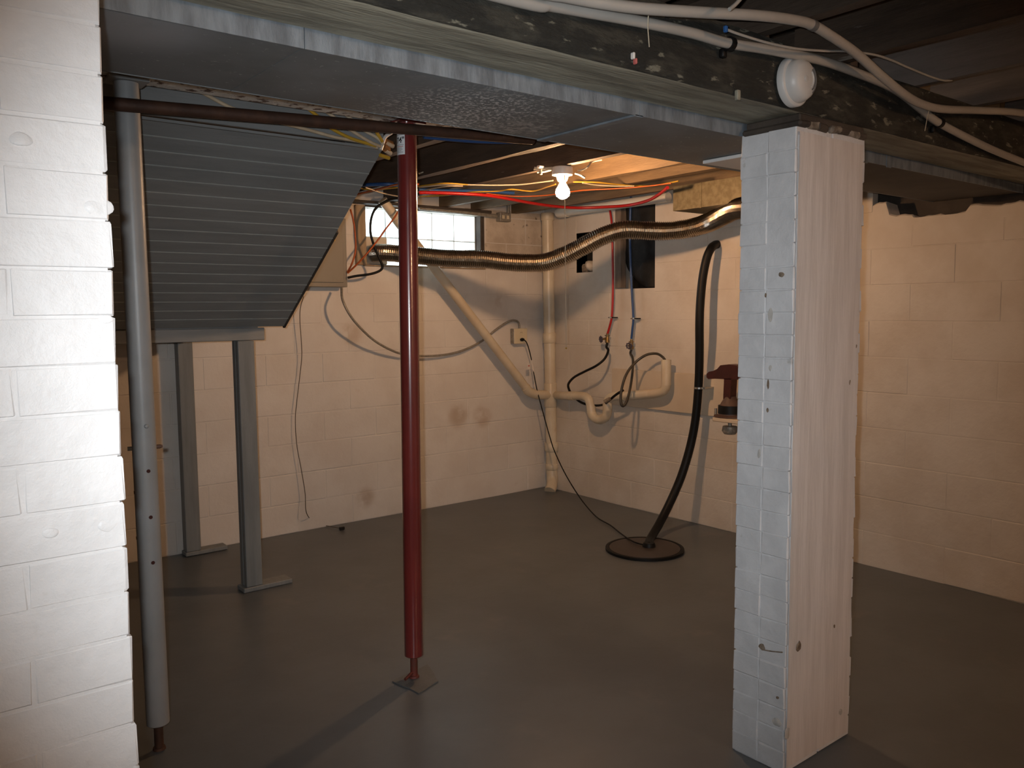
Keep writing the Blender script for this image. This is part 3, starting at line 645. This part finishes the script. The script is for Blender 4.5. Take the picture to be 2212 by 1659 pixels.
# resample evenly, corrugated
def resample(P, step):
    out = [P[0]]; acc = 0
    for a, c in zip(P, P[1:]):
        L = (c-a).length; t = step-acc
        while t <= L: out.append(a.lerp(c, t/L)); t += step
        acc = L-(t-step)
    return out
rp = resample(path, .0070)
fx = empty('flexible_duct', rp[0], 'shiny corrugated aluminium dryer duct snaking across the corner', 'duct')
rr = [.0575+(.0045 if i % 2 else -.0025)+.0022*noise.noise(Vector((i*.11, 0, 0))) for i in range(len(rp))]
MB().tube(rp, rr, 20, False, False).build('corrugated_tube', M['foil'], fx)
a = D(812, 546, 5.88); MB().lathe((GX0+.095, 5.30, a.z), (0,-1,0), [(0, .068), (.012, .068), (.014, .058), (.05, .058)], 20).build('wall_collar', M['steel'], fx)
bt = empty('register_boot', (4.3, 3.2, 2.11), 'boxy tarnished metal duct boot hanging in front of the pillar top', 'duct boot')
bz = 2.113; n0 = Z(1515, 448, bz); n1 = Z(1466, 457, bz)
MB().box(n0.x-.0, 4.53, n0.y+.002, n1.y, bz, 2.262).build('boot_body', M['boxmetal'], bt)
MB().box(n0.x-.006, 4.53, 2.72, n0.y-.002, bz, 2.262).build('boot_body', M['boxmetal'], bt)
MB().box(n0.x-.008, n0.x-.001, n0.y-.006, n0.y+.010, bz-.003, 2.262).build('seam_fold', M['boxmetal'], bt)

# ------------------------------------------------------------------ PVC drain
ps = empty('drain_stack', (4.45, 5.14, 0), 'cream vertical drain stack in the back corner with a diagonal branch', 'drain pipe')
SA = Y(1182, 440, 5.15); SB = Y(1192, 1015, 5.15); SB.z = .16
def onS(z): t = (z-SA.z)/(SB.z-SA.z); return SA.lerp(SB, t)
MB().tube([onS(2.262), onS(.86)], .047, 20).build('upper_pipe', M['pvc'], ps)
MB().tube([onS(.86), onS(.14)], .047, 20).build('lower_pipe', M['pvc'], ps)
def coup(z, h, r=.054, m='pvc'): MB().lathe(onS(z), (0,0,1), [(-h/2, r-.004), (-h/2+.004, r), (h/2-.004, r), (h/2, r-.004)], 22).build('coupling', M[m], ps)
z = Y(1185, 730, 5.15).z; coup(z, .085); coup(2.25, .06); coup(Y(1190, 965, 5.15).z, .075, .057); coup(Y(1191, 1008, 5.15).z, .05, .052)
z = Y(1190, 565, 5.15).z; coup(z, .03, .049)
zc = Y(1190, 853, 5.15).z; coup(zc, .20, .053)
WB = onS(zc)
zf = onS(.16); MB().tube(smoothpath([zf, zf+Vector((-.004, -.01, -.06)), zf+Vector((-.03, -.035, -.11)), zf+Vector((-.075, -.06, -.152))], 5), .047, 18).build('floor_elbow', M['pvc'], ps)
dg0, dg1 = Y(826, 432, 5.13), Y(1138, 840, 5.14)
MB().tube([dg0, dg0.lerp(dg1, .5), dg1], .034, 16).build('diagonal_branch', M['pvc'], ps)
dd = (dg1-dg0).normalized(); e = dg1
MB().tube(smoothpath([e-dd*.02, e+dd*.03, Y(1160, 852, 5.14), WB], 6), .039, 16).build('branch_elbow', M['pvc'], ps)
q = Y(866, 484, 5.13); MB().tube([q-dd*.05, q+dd*.05], .041, 16).build('branch_coupling', M['pvc'], ps)
# washer drain with trap along the right wall
wt = empty('trap_drain', (4.45, 4.3, .65), 'cream trap and standpipe fixed along the right wall', 'drain pipe')
xt = 4.455
def T(px, py): return X(px, py, xt)
r_ = .033
MB().tube(smoothpath([WB+Vector((.02, -.04, 0)), T(1222, 855), T(1245, 855), T(1262, 856), T(1272, 864), T(1276, 880)], 6), r_, 16).build('trap_arm', M['pvc'], wt)
MB().tube(smoothpath([T(1276, 878), T(1279, 895), T(1287, 904), T(1297, 906), T(1308, 900), T(1312, 886), T(1312, 872)], 6), r_+.003, 16).build('trap_bend', M['pvc'], wt)
MB().tube(smoothpath([T(1312, 876), T(1314, 864), T(1324, 857), T(1345, 855), T(1380, 853), T(1420, 849), T(1434, 843), T(1439, 830), T(1439, 815)], 6), r_, 16).build('drain_run', M['pvc'], wt)
MB().tube([T(1439, 832), T(1439, 777)], r_+.002, 18).build('standpipe', M['pvc'], wt)
for p, q in (((1230, 855), (1240, 855)), ((1340, 855), (1350, 855))):
    MB().tube([T(*p), T(*q)], r_+.004, 16).build('coupling', M['pvc'], wt)
wp = empty('vent_pipe', (4.42, 4.3, 2.28), 'white horizontal drain pipe near the ceiling along the right wall', 'drain pipe')
a, c = X(1205, 452, 4.44), X(1444, 408, 4.44); a.z -= .03; c.z = min(c.z, 2.26); MB().tube([a, c], .034, 16).build('pipe_run', M['pvcwhite'], wp)
p = a.lerp(c, .06); MB().tube([a.lerp(c, .02), a.lerp(c, .1)], .04, 16).build('coupling', M['pvcwhite'], wp)
# wall board
MB().bevbox(4.525, 4.549, 2.95, X(1322, 830, 4.53).y, .772, 1.05, .003).build('wall_board', M['ply'], None, 'flat tan painted board fixed low on the right wall behind the standpipe', 'board')

# ------------------------------------------------------------------ water lines, valves, washer hoses
def pexline(name, pts, m, label): return wire(name, pts, .0095, M[m], label, 'pipe')
xv = 4.50
rl = empty('water_pipe', X(1312, 720, xv), 'red water pipe dropping down the right wall to a brass valve', 'pipe')
MB().tube(smoothpath([X(1316, 445, xv), X(1321, 480, xv), X(1323, 540, xv), X(1324, 620, xv), X(1322, 680, xv), X(1317, 705, xv), X(1312, 722, xv)], 6), .0085, 8).build('pipe_run', M['pexred'], rl)
bl = empty('water_pipe', X(1364, 735, xv), 'blue water pipe dropping down the right wall across the black hole', 'pipe')
MB().tube(smoothpath([X(1363, 425, xv), X(1361, 500, xv), X(1362, 560, xv), X(1365, 630, xv), X(1368, 685, xv), X(1366, 712, xv), X(1364, 732, xv)], 6), .0085, 8).build('pipe_run', M['pexblue'], bl)
for par, (px, py) in ((rl, (1320, 686)), (bl, (1369, 688))):
    p = X(px, py, xv); b = MB(); b.bevbox(p.x-.013, p.x+.03, p.y-.012, p.y+.012, p.z-.006, p.z+.006, .002); b.build('pipe_clip', M['steel'], par)
    MB().bevbox(p.x-.008, p.x+.04, p.y-.034, p.y+.024, p.z-.004, p.z+.004, .0015).build('clip_tab', M['dark'], par)
def valve(par, px, py, hx, hy):
    t = X(px, py, xv); h = X(hx, hy, xv-.055)
    MB().lathe(t, (0,0,-1), [(0, .010), (.012, .010), (.014, .022), (.018, .022), (.02, .013), (.05, .014), (.055, .018), (.07, .018), (.074, .013)], 12).build('valve_body', M['brass'], par)
    m_ = t+Vector((0,0,-.04)); dv = (h-m_); MB().tube([m_, h], .009, 10).build('valve_stem', M['brass'], par)
    ax = dv.normalized(); u = ax.cross(Vector((0,0,1))).normalized(); v = ax.cross(u); b = MB()
    ring = [h+(u*math.cos(2*PI*k/16)+v*math.sin(2*PI*k/16))*(.02+.003*math.cos(PI*k)) for k in range(17)]
    b.tube(ring, .0055, 6, False)
    for k in range(4): b.tube([h, h+(u*math.cos(PI*k/2)+v*math.sin(PI*k/2))*.02], .003, 5)
    b.build('valve_wheel', M['handle'], par)
    return t+Vector((0,0,-.075))
va = valve(rl, 1312, 720, 1298, 733); vb = valve(bl, 1364, 733, 1359, 747)
xh = 4.37
wire('washer_hose', [va, va+Vector((-.01,0,-.03)), X(1314, 757, 4.47), X(1306, 775, 4.42), X(1288, 790, 4.37), X(1262, 803, 4.36), X(1240, 815, 4.37), X(1228, 829, 4.40), X(1229, 841, 4.44), X(1236, 853, 4.505), X(1250, 866, 4.515), X(1265, 873, 4.51), X(1285, 876, 4.51), X(1303, 874, 4.47), X(1316, 865, 4.38), X(1330, 853, 4.35), X(1346, 843, 4.35)], .0095, M['black'], 'black rubber washer hose curving from the red pipe valve behind the trap', 'hose')
wire('washer_hose', [vb, vb+Vector((-.01,0,-.03)), X(1367, 775, 4.45), X(1366, 805, 4.40), X(1361, 840, 4.33), X(1353, 868, 4.27), X(1345, 877, 4.24), X(1341, 868, 4.23), X(1342, 845, 4.24), X(1349, 818, 4.27), X(1360, 797, 4.32), X(1378, 778, 4.38), X(1398, 766, 4.42), X(1418, 764, 4.45), X(1431, 771, 4.455), X(1438, 782, 4.455), X(1439, 800, 4.455)], .0092, M['hoselight'], 'dark looped washer hose from the blue pipe valve into the standpipe', 'hose')
MB().tube([X(1306, 868, 4.33), X(1318, 861, 4.345)], .014, 10).build('hose_coupling', M['chip'], None, 'brown hose end fitting beside the trap', 'fitting')

# ------------------------------------------------------------------ sump
SC = Vector((3.795, 3.455, 0))
sl = empty('sump_lid', SC, 'round black sump pit lid set in the floor', 'sump lid')
MB().lathe(SC+Vector((0,0,.003)), (0,0,1), [(0, .243), (.014, .243), (.018, .236), (.014, .222), (.011, .22)], 48).build('rim', M['black'], sl)
MB().lathe(SC+Vector((0,0,.008)), (0,0,1), [(0, .221), (.010, .219), (.012, .2), (.0125, 0)], 48).build('cover', M['lid'], sl)
HP = [X(1549, 528, 4.549), X(1543, 530, 4.51), X(1535, 538, 4.46), X(1526, 560, 4.43), X(1518, 600, 4.41), X(1513, 650, 4.395), X(1511, 700, 4.39), X(1511, 760, 4.41), X(1509, 830, 4.43), X(1503, 900, 4.43), X(1492, 960, 4.41), X(1473, 1025, 4.35), X(1450, 1080, 4.26), X(1425, 1130, 4.12), X(1405, 1165, 3.95), SC+Vector((.03, -.01, .02))]
dh = empty('discharge_hose', SC+Vector((.03, 0, .02)), 'thick black sump hose rising from the floor lid to the right wall', 'hose')
MB().tube(smoothpath(HP, 8), .0285, 14).build('hose_run', M['black'], dh)
p = X(1510, 838, 4.43); MB().lathe(p-Vector((0,0,.006)), (0,0,1), [(0, .031), (.012, .031)], 16).build('hose_clamp', M['steel'], dh)
MB().bevbox(p.x, 4.549, p.y-.05, p.y-.02, p.z-.006, p.z+.006, .002).build('clamp_strap', M['steel'], dh)
MB().lathe(SC+Vector((.03, -.01, .0205)), (0,0,1), [(0, .042), (.012, .04), (.025, .034)], 18).build('hose_grommet', M['black'], dh)

# ------------------------------------------------------------------ outlet and cords
ox0, ox1 = Y(1110, 725, 5.22).x, Y(1137, 725, 5.22).x; oz0, oz1 = Y(1123, 742, 5.22).z, Y(1123, 710, 5.22).z
oo = empty('outlet_box', ((ox0+ox1)/2, 5.268, oz0), 'surface mounted ivory power outlet left of the drain stack', 'outlet')
MB().bevbox(ox0, ox1, 5.222, 5.266, oz0, oz1, .003).build('metal_box', M['armour'], oo)
MB().bevbox(ox0+.001, ox1+.004, 5.212, 5.2215, oz0-.002, oz1+.002, .003).build('cover_plate', M['outlet'], oo)
ocx = (ox0+ox1)/2
for dz in (.028, -.028):
    c_ = Vector((ocx+.003, 5.2125, (oz0+oz1)/2+dz)); rc = MB().lathe(c_, (0,-1,0), [(0, .016), (.002, .016), (.0025, .015)], 18).build('receptacle', M['outlet'], oo)
    for dx in (-.006, .006): MB().box(c_.x+dx-.001, c_.x+dx+.001, 5.2093, 5.2099, c_.z-.004, c_.z+.006).build('slot', M['dark'], rc)
pc = Vector((ocx+.006, 5.20, (oz0+oz1)/2-.028))
pw = empty('power_cord', pc, 'long black pump cord hanging from the outlet to the sump lid', 'cord')
MB().sphere(pc, .019, 12, 8, (1.15, .7, .7)).build('plug', M['black'], pw)
CPT = [(1130, 733, 5.185), (1138, 741, 5.18), (1146, 768, 5.18), (1152, 800, 5.17), (1160, 842, 5.12), (1174, 895, 5.04), (1188, 945, 4.98), (1198, 975, 4.92), (1218, 1018, 4.78), (1240, 1056, 4.6), (1264, 1090, 4.42), (1290, 1122, 4.2), (1318, 1147, 3.99), (1340, 1163, 3.80)]
cpts = [pc+Vector((.01, -.006, 0))]+[Y(*c_) for c_ in CPT]
cpts = [Vector((p.x, p.y, max(p.z, .012))) for p in cpts]+[Vector((3.83, 3.62, .028)), Vector((3.80, 3.53, .03)), Vector((3.815, 3.46, .026))]
MB().tube(smoothpath(cpts, 6), .0046, 8).build('cable', M['black'], pw)
p, q = Y(1148, 778, 5.176), Y(1155, 812, 5.164); MB().tube([p, q], .0062, 8).build('cable_label', M['paper'], pw)
p = Y(1143, 790, 5.17); MB().bevbox(p.x-.02, p.x+.014, p.y-.0012, p.y+.0012, p.z-.03, p.z+.02, .001).build('paper_tag', M['paper'], pw)
MB().box(p.x-.012, p.x+.004, p.y-.0022, p.y-.0014, p.z-.006, p.z+.004).build('tag_print', M['redink'], pw)
wire('armoured_cable', [Y(738, 622, 5.16), Y(740, 648, 5.10), Y(757, 682, 5.08), Y(785, 715, 5.11), Y(818, 742, 5.15), Y(862, 763, 5.20), Y(905, 769, 5.215), Y(955, 767, 5.225), Y(1000, 757, 5.23), Y(1042, 736, 5.24), Y(1070, 713, 5.24), Y(1094, 697, 5.24), Y(1110, 692, 5.24), Y(1120, 697, 5.245), Y(1123, 712, 5.245)], .0085, M['armour'], 'grey armoured cable sagging along the back wall from the panel to the outlet', 'cable')
# electric panel
ex1 = Y(750, 560, 5.17).x; ez0, ez1 = Y(720, 620, 5.17).z, 2.13
ep = empty('electric_panel', ((ex1-.2), 5.268, ez0), 'grey metal electric panel on the back wall half hidden by the stairs', 'panel')
MB().bevbox(ex1-.38, ex1, 5.175, 5.267, ez0, ez1, .004).build('cabinet', M['panel'], ep)
dr = MB().bevbox(ex1-.36, ex1-.03, 5.166, 5.174, ez0+.03, ez1-.03, .003).build('door', M['panel'], ep)
p = Y(720, 515, 5.163); MB().bevbox(p.x-.012, p.x+.012, 5.158, 5.1655, p.z-.018, p.z+.018, .002).build('latch', M['latch'], dr)
# loose cables by the window
wire('loose_cable', [Y(868, 427, 5.08), Y(842, 432, 5.08), Y(815, 447, 5.09), Y(803, 468, 5.09), Y(800, 498, 5.09), Y(806, 525, 5.08), Y(818, 555, 5.07), Y(826, 575, 5.07), Y(820, 585, 5.08), Y(800, 592, 5.1), Y(770, 596, 5.14), Y(751, 600, 5.16)], .009, M['black'], 'thick black cable looping in front of the window into the panel', 'cable')
wire('loose_cable', [Y(757, 452, 5.17), Y(763, 475, 5.16), Y(767, 505, 5.15), Y(768, 540, 5.15), Y(760, 570, 5.16), Y(750, 588, 5.17)], .0065, M['orange'], 'orange-red cable bowing down left of the window into the panel', 'cable')
wire('loose_cable', [Y(864, 450, 5.06), Y(852, 470, 5.05), Y(833, 495, 5.05), Y(815, 520, 5.05), Y(795, 545, 5.05), Y(772, 570, 5.1), Y(751, 590, 5.165)], .0062, M['orange'], 'red cable running diagonally across the glass blocks to the panel', 'cable')
tw = empty('loose_wire', Y(737, 1142, 5.17), 'thin brown wire hanging down the back wall to the floor', 'wire')
tp = [Y(656, 640, 5.2), Y(649, 665, 5.21), Y(648, 695, 5.22), Y(652, 760, 5.23), Y(649, 800, 5.235), Y(642, 860, 5.235), Y(638, 905, 5.235), Y(641, 960, 5.235), Y(650, 1010, 5.23), Y(659, 1065, 5.22), Y(662, 1108, 5.21), Z(682, 1130, .012), Z(712, 1137, .012), Z(734, 1141, .014)]
MB().tube(smoothpath(tp, 6), .0026, 6).build('wire_run', M['thinwire'], tw)
p = Z(738, 1142, .012); MB().bevbox(p.x-.016, p.x+.02, p.y-.012, p.y+.012, .003, .026, .004).build('wire_plug', M['blackplastic'], tw)
# conduit above the window with a steel box
co = empty('conduit', Y(1090, 468, 5.2), 'dusty grey conduit with a small steel outlet box right of the window', 'conduit')
MB().tube([Y(905, 449, 5.205), Y(1000, 458, 5.205), Y(1072, 467, 5.21)], .016, 12).build('pipe_run', M['armour'], co)
p = Y(1090, 469, 5.22); MB().bevbox(p.x-.055, p.x+.055, 5.205, 5.262, p.z-.035, p.z+.035, .004).build('junction_box', M['armour'], co)
for dx in (-.025, .02): MB().bevbox(p.x+dx-.012, p.x+dx+.012, 5.2, 5.2045, p.z-.016, p.z+.012, .002).build('receptacle', M['outlet'], co)
MB().tube([Y(1098, 460, 5.22), Y(1098, 436, 5.22)], .013, 10).build('upright', M['armour'], co)

# ------------------------------------------------------------------ ceiling cables and red / blue supply lines at the far side
zc_ = 2.255
def zw(pts, dz=0): return [Z(px, py, zc_+dz) for px, py in pts]
CG = 'thin cables stapled under the far joists'
wire('ceiling_cable', zw([(905, 405), (950, 400), (1000, 399), (1060, 400), (1120, 399), (1165, 394), (1195, 390)]), .0042, M['cream'], 'cream cable under the joists reaching the lamp from the left', 'cable')
wire('ceiling_cable', zw([(905, 424), (960, 422), (1020, 415), (1075, 413), (1105, 409), (1150, 413), (1185, 403), (1200, 398)], -.012), .0045, M['yellow'], 'wavy yellow cable below the joists left of the lamp', 'cable')
wire('ceiling_cable', zw([(1238, 393), (1290, 394), (1340, 399), (1395, 402), (1430, 398), (1466, 391)]), .0045, M['yellow'], 'yellow cable under the joists from the lamp to the metal boot', 'cable')
wire('ceiling_cable', zw([(1258, 395), (1290, 400), (1330, 402), (1370, 402)], -.006), .004, M['cream'], 'short cream cable under the joists right of the lamp', 'cable')
wire('ceiling_cable', zw([(1050, 418), (1110, 424), (1180, 422), (1250, 412), (1320, 408), (1380, 404), (1450, 396)], -.02), .004, M['orange'], 'orange cable passing behind the lit bulb', 'cable')
wire('ceiling_cable', zw([(760, 402), (800, 410), (860, 405), (905, 402), (960, 396), (1010, 399)], -.006), .0045, M['yellow'], 'yellow cable under the joists passing behind the red post', 'cable')
wire('ceiling_cable', zw([(770, 420), (820, 408), (862, 398), (905, 398)], -.012), .006, M['orange'], 'orange-red cable beside the stair edge left of the red post', 'cable')
wire('ceiling_cable', zw([(790, 405), (830, 418), (870, 424), (905, 414), (960, 403), (1000, 402)], -.016), .004, M['tan'], 'tan cable dipping behind the red post', 'cable')
wire('ceiling_cable', [Y(905, 375, 4.1), Y(930, 366, 4.1), Y(960, 355, 4.1), Y(985, 352, 4.1)], .004, M['cream'], 'short pale wire hanging against the dark joists right of the red post', 'wire')
wire('supply_line', zw([(905, 416), (960, 417), (1040, 421), (1090, 428), (1150, 439), (1200, 446), (1250, 449), (1310, 447), (1360, 443), (1400, 433), (1425, 419), (1442, 405)], -.032), .0105, M['pexred'], 'red supply line sagging below the joists toward the right wall', 'pipe')
wire('supply_line', zw([(905, 410), (960, 412), (1050, 413), (1110, 417)], -.0), .0105, M['pexblue'], 'blue supply line under the joists behind the red one', 'pipe')
wire('supply_line', [Z(915, 295, 2.25), Z(960, 299, 2.25), Z(1020, 304, 2.25), Z(1080, 306, 2.25), Z(1150, 305, 2.25)], .0105, M['pexblue'], 'blue supply line under the joists just past the big duct', 'pipe')
wire('supply_line', zw([(765, 402), (800, 399), (840, 398), (866, 400)], .0), .011, M['pexblue'], 'short blue supply line between the stair edge and the red post', 'pipe')
# cables converging on the connector above the stairs
yc = 3.08
def S(px, py, y=yc): return Y(px, py, y)
kn = [((435, 199), (500, 233), (560, 252), (618, 268), (668, 281), (723, 296), (777, 306), (815, 319), 'tan', 'long tan cable crossing the grey fascia above the stairs'),
      ((655, 226), (687, 252), (714, 276), (759, 299), (812, 315), 'yellow', 'leftmost brownish yellow cable in the fan above the stairs'),
      ((690, 231), (723, 254), (750, 276), (795, 304), (822, 317), 'tan', 'middle tan cable in the fan above the stairs'),
      ((735, 236), (759, 258), (786, 281), (815, 298), (828, 312), 'cream', 'pale cable in the fan above the stairs nearest the yellow one'),
      ((797, 246), (804, 264), (813, 285), (826, 306), 'yellow', 'bright yellow cable dropping beside the red post top')]
for k_ in kn:
    pts = k_[:-2]; wire('stair_cable', [S(px, py, yc-.03+.012*i if len(pts) < 7 else yc-.02+.008*i) for i, (px, py) in enumerate(pts)], .007, M[k_[-2]], k_[-1], 'cable')
cn = empty('cable_connector', S(838, 310, 3.14), 'cluster of copper and tan connectors where the stair cables meet', 'connector')
for i, (px, py, dx, dz, m) in enumerate(((838, 306, .05, .014, 'copper'), (843, 312, .04, .012, 'tan'), (834, 320, .03, .02, 'copper'), (840, 328, .03, .012, 'tan'), (832, 338, .05, .01, 'yellow'))):
    p = S(px, py, 3.14); MB().tube([p+Vector((-dx/2, 0, dz*.3)), p+Vector((dx/2, .01, -dz*.3))], dz*.8, 10).build('connector_sleeve', M[m], cn)
MB().tube(smoothpath([S(846, 286, 3.12), S(832, 296, 3.12), S(826, 312, 3.12), S(822, 324, 3.12)], 5), .008, 8).build('white_bracket', M['whiteplastic'], cn)

# ------------------------------------------------------------------ white pipes on the beam
def bp(pts, y): return [Y(px, py, yy) for (px, py), yy in zip(pts, y if isinstance(y, list) else [y]*len(pts))]
lo_ = [(1040, -18), (1110, 0), (1190, 12), (1274, 27), (1383, 47), (1493, 71), (1570, 93), (1657, 107), (1767, 129), (1855, 159), (1931, 192), (1986, 233), (2024, 263), (2096, 301), (2150, 326), (2212, 351), (2300, 385)]
s1 = empty('supply_pipe', Y(1570, 93, 1.42), 'lower off-white pipe clipped along the face of the wooden beam', 'pipe')
MB().tube(smoothpath([Vector((-.4, 1.418, 2.135)), Vector((.5, 1.418, 2.143))]+bp(lo_[1:], [1.418]*6+[1.41, 1.405, 1.41]+[1.418]*7)+[Vector((4.545, 1.418, 2.08))], 6), .0135, 14).build('pipe_run', M['pipewhite'], s1)
for px, py in ((1577, 95), (2029, 265)):
    p = Y(px, py, 1.418); b = MB(); q = Y(px+12, py+5, 1.418); ax = (q-p).normalized()
    b.lathe(p-ax*.008, ax, [(0, .0185), (.016, .0185)], 14); b.bevbox(p.x-.012, p.x+.006, 1.43, 1.447, p.z-.032, p.z-.008, .003); b.build('pipe_clip', M['black'], s1)
hi_ = [(1120, -30), (1219, -8), (1307, 8), (1394, 19), (1520, 27), (1630, 33), (1701, 41), (1750, 52), (1794, 77), (1849, 115), (1904, 164), (1959, 208), (1997, 227), (2041, 236), (2123, 239), (2212, 245), (2300, 250)]
hy = [1.39, 1.375, 1.36, 1.345, 1.325, 1.305, 1.30, 1.30, 1.30, 1.315, 1.335, 1.36, 1.37, 1.38, 1.38, 1.38, 1.38]
s2 = empty('supply_pipe', Y(1700, 41, 1.34), 'upper off-white pipe swooping down across the lower one', 'pipe')
MB().tube(smoothpath([Vector((-.4, 1.40, 2.170)), Vector((.5, 1.40, 2.171))]+bp(hi_[:-1], hy[:-2]+[1.362])+[Vector((4.0, 1.35, 2.254)), Vector((4.545, 1.35, 2.252))], 6), .0135, 14).build('pipe_run', M['pipewhite'], s2)
p, q = Y(1752, 53, 1.30), Y(1760, 57, 1.30); MB().tube([p, q], .0148, 14).build('tape_band', M['vent'], s2)
for (px, py, d1, d2) in ((1398, 33, -22, 30), (2003, 238, -18, 22)):
    p = Y(px, py, 1.385); MB().tube([p+Vector((0, 0, .022)), p+Vector((-.004, -.008, 0)), p+Vector((.002, .0, -.024)), p+Vector((.03, .02, -.062))], .0014, 5).build('tie_wire', M['cream'], s2)
ty = [1.30]*8
wire('thin_cable', bp([(1570, 64), (1600, 75), (1660, 93), (1720, 105), (1780, 110), (1830, 111), (1887, 118), (1925, 130), (1959, 145), (2013, 167), (2040, 174), (2056, 173)], 1.348), .0036, M['pipewhite'], 'thin white cable strung between the two white pipes', 'cable')
p = Y(1568, 63, 1.348); MB().bevbox(p.x-.006, p.x+.004, p.y-.005, p.y+.005, p.z-.008, p.z+.008, .002).build('cable_tape', M['blue'], None, 'small scrap of blue tape on the thin white cable end', 'tape')
wire('thin_cable', bp([(1576, 20), (1590, 8), (1606, -10)], 1.25), .005, M['pipewhite'], 'short white cable stub at the top edge above the beam', 'cable')
# smoke detector on the beam face
dc = Y(1712, 178, 1.438); dc.y = 1.448
sm = empty('smoke_detector', dc, 'round white smoke detector on the beam beside the brick pillar', 'smoke detector')
MB().lathe(dc, (0,-1,0), [(0, .066), (.004, .071), (.022, .071), (.026, .067)], 40).build('mounting_base', M['whiteplastic'], sm)
dm = MB().lathe(dc+Vector((0,-.0265,0)), (0,-1,0), [(0, .062), (.012, .06), (.026, .053), (.033, .044), (.036, .02), (.0362, 0)], 40).build('cover', M['whiteplastic'], sm)
for i in range(3):
    b = MB(); R_ = .026+.009*i; pts = [dc+Vector((R_*math.cos(a), -.0628+.002*i*i*.4, R_*math.sin(a))) for a in [math.radians(-55+110*k/8) for k in range(9)]]
    b.tube(pts, .0022, 6).build('vent_slot', M['vent'] if i else M['whiteplastic'], dm)
MB().lathe(dc+Vector((-.012, -.0622, -.002)), (0,-1,0), [(0, .009), (.002, .009), (.003, .006)], 16).build('test_button', M['whiteplastic'], dm)
# white board under the duct by the pillar
MB().bevbox(2.505, 2.95, 1.70, 2.005, 2.032, 2.0445, .002).build('white_panel', M['whiteboard'], None, 'flat white board tucked under the metal duct behind the pillar', 'board')

# ------------------------------------------------------------------ bench vise behind the pillar
vx = 4.30
vs_ = empty('bench_vise', X(1570, 903, vx), 'dark red cast iron bench vise half hidden behind the brick pillar', 'vise')
def VP(l): return [X(px, py, vx-.035) for px, py in l]
MB().prism(VP([(1526, 815), (1526, 808), (1531, 803), (1541, 801), (1549, 797), (1556, 789), (1574, 787), (1590, 789), (1600, 800), (1600, 820), (1582, 820), (1545, 818), (1530, 819)]), (.07, 0, 0)).build('fixed_jaw', M['vise'], vs_)
MB().prism(VP([(1564, 818), (1580, 818), (1577, 862), (1562, 862)]), (.06, 0, 0)).build('column', M['vise'], vs_)
c_ = X(1577, 900, vx)
MB().lathe(c_, (0,0,1), [(.0, .10), (.008, .10), (.012, .075), (.06, .07), (.09, .055), (.115, .04), (.13, .034)], 24).build('swivel_base', M['rustbase'], vs_)
MB().lathe(c_+Vector((0,0,.022)), (0,0,1), [(0, .0765), (.05, .0745)], 24).build('dark_collar', M['black'], vs_)
MB().lathe(c_, (0,0,-1), [(.026, .012), (.06, .012), (.061, .045), (.09, .05), (.11, .035)], 16).build('clamp_knob', M['armour'], vs_)
MB().lathe(X(1546, 882, vx), (0,0,-1), [(0, .009), (.05, .009)], 10).build('lock_bolt', M['armour'], vs_)
p = X(1560, 903, vx)
MB().bevbox(4.20, 4.548, 2.9, p.y-.0, c_.z-.025, c_.z-.002, .003).build('wall_shelf', M['ply'], None, 'small wooden wall shelf carrying the red vise behind the pillar', 'shelf')

# things of one kind share a group
GROUPS = dict(ceiling_cable='thin cables under the far joists', stair_cable='cables fanning out above the stairs', loose_cable='loose cables left of the window',
              supply_line='coloured supply lines under the far joists', supply_pipe='white supply pipes on the beam', washer_hose='washer hoses on the right wall',
              water_pipe='coloured water pipes on the right wall', jack_post='adjustable steel jack posts', wooden_post='grey wooden posts under the landing',
              lamp_cable='short cable ends at the lamp', thin_cable='thin white cables by the beam', wall_hole='holes in the right wall')
for o in C.objects:
    if o.parent is None and o.name.split('.')[0] in GROUPS: o['group'] = GROUPS[o.name.split('.')[0]]
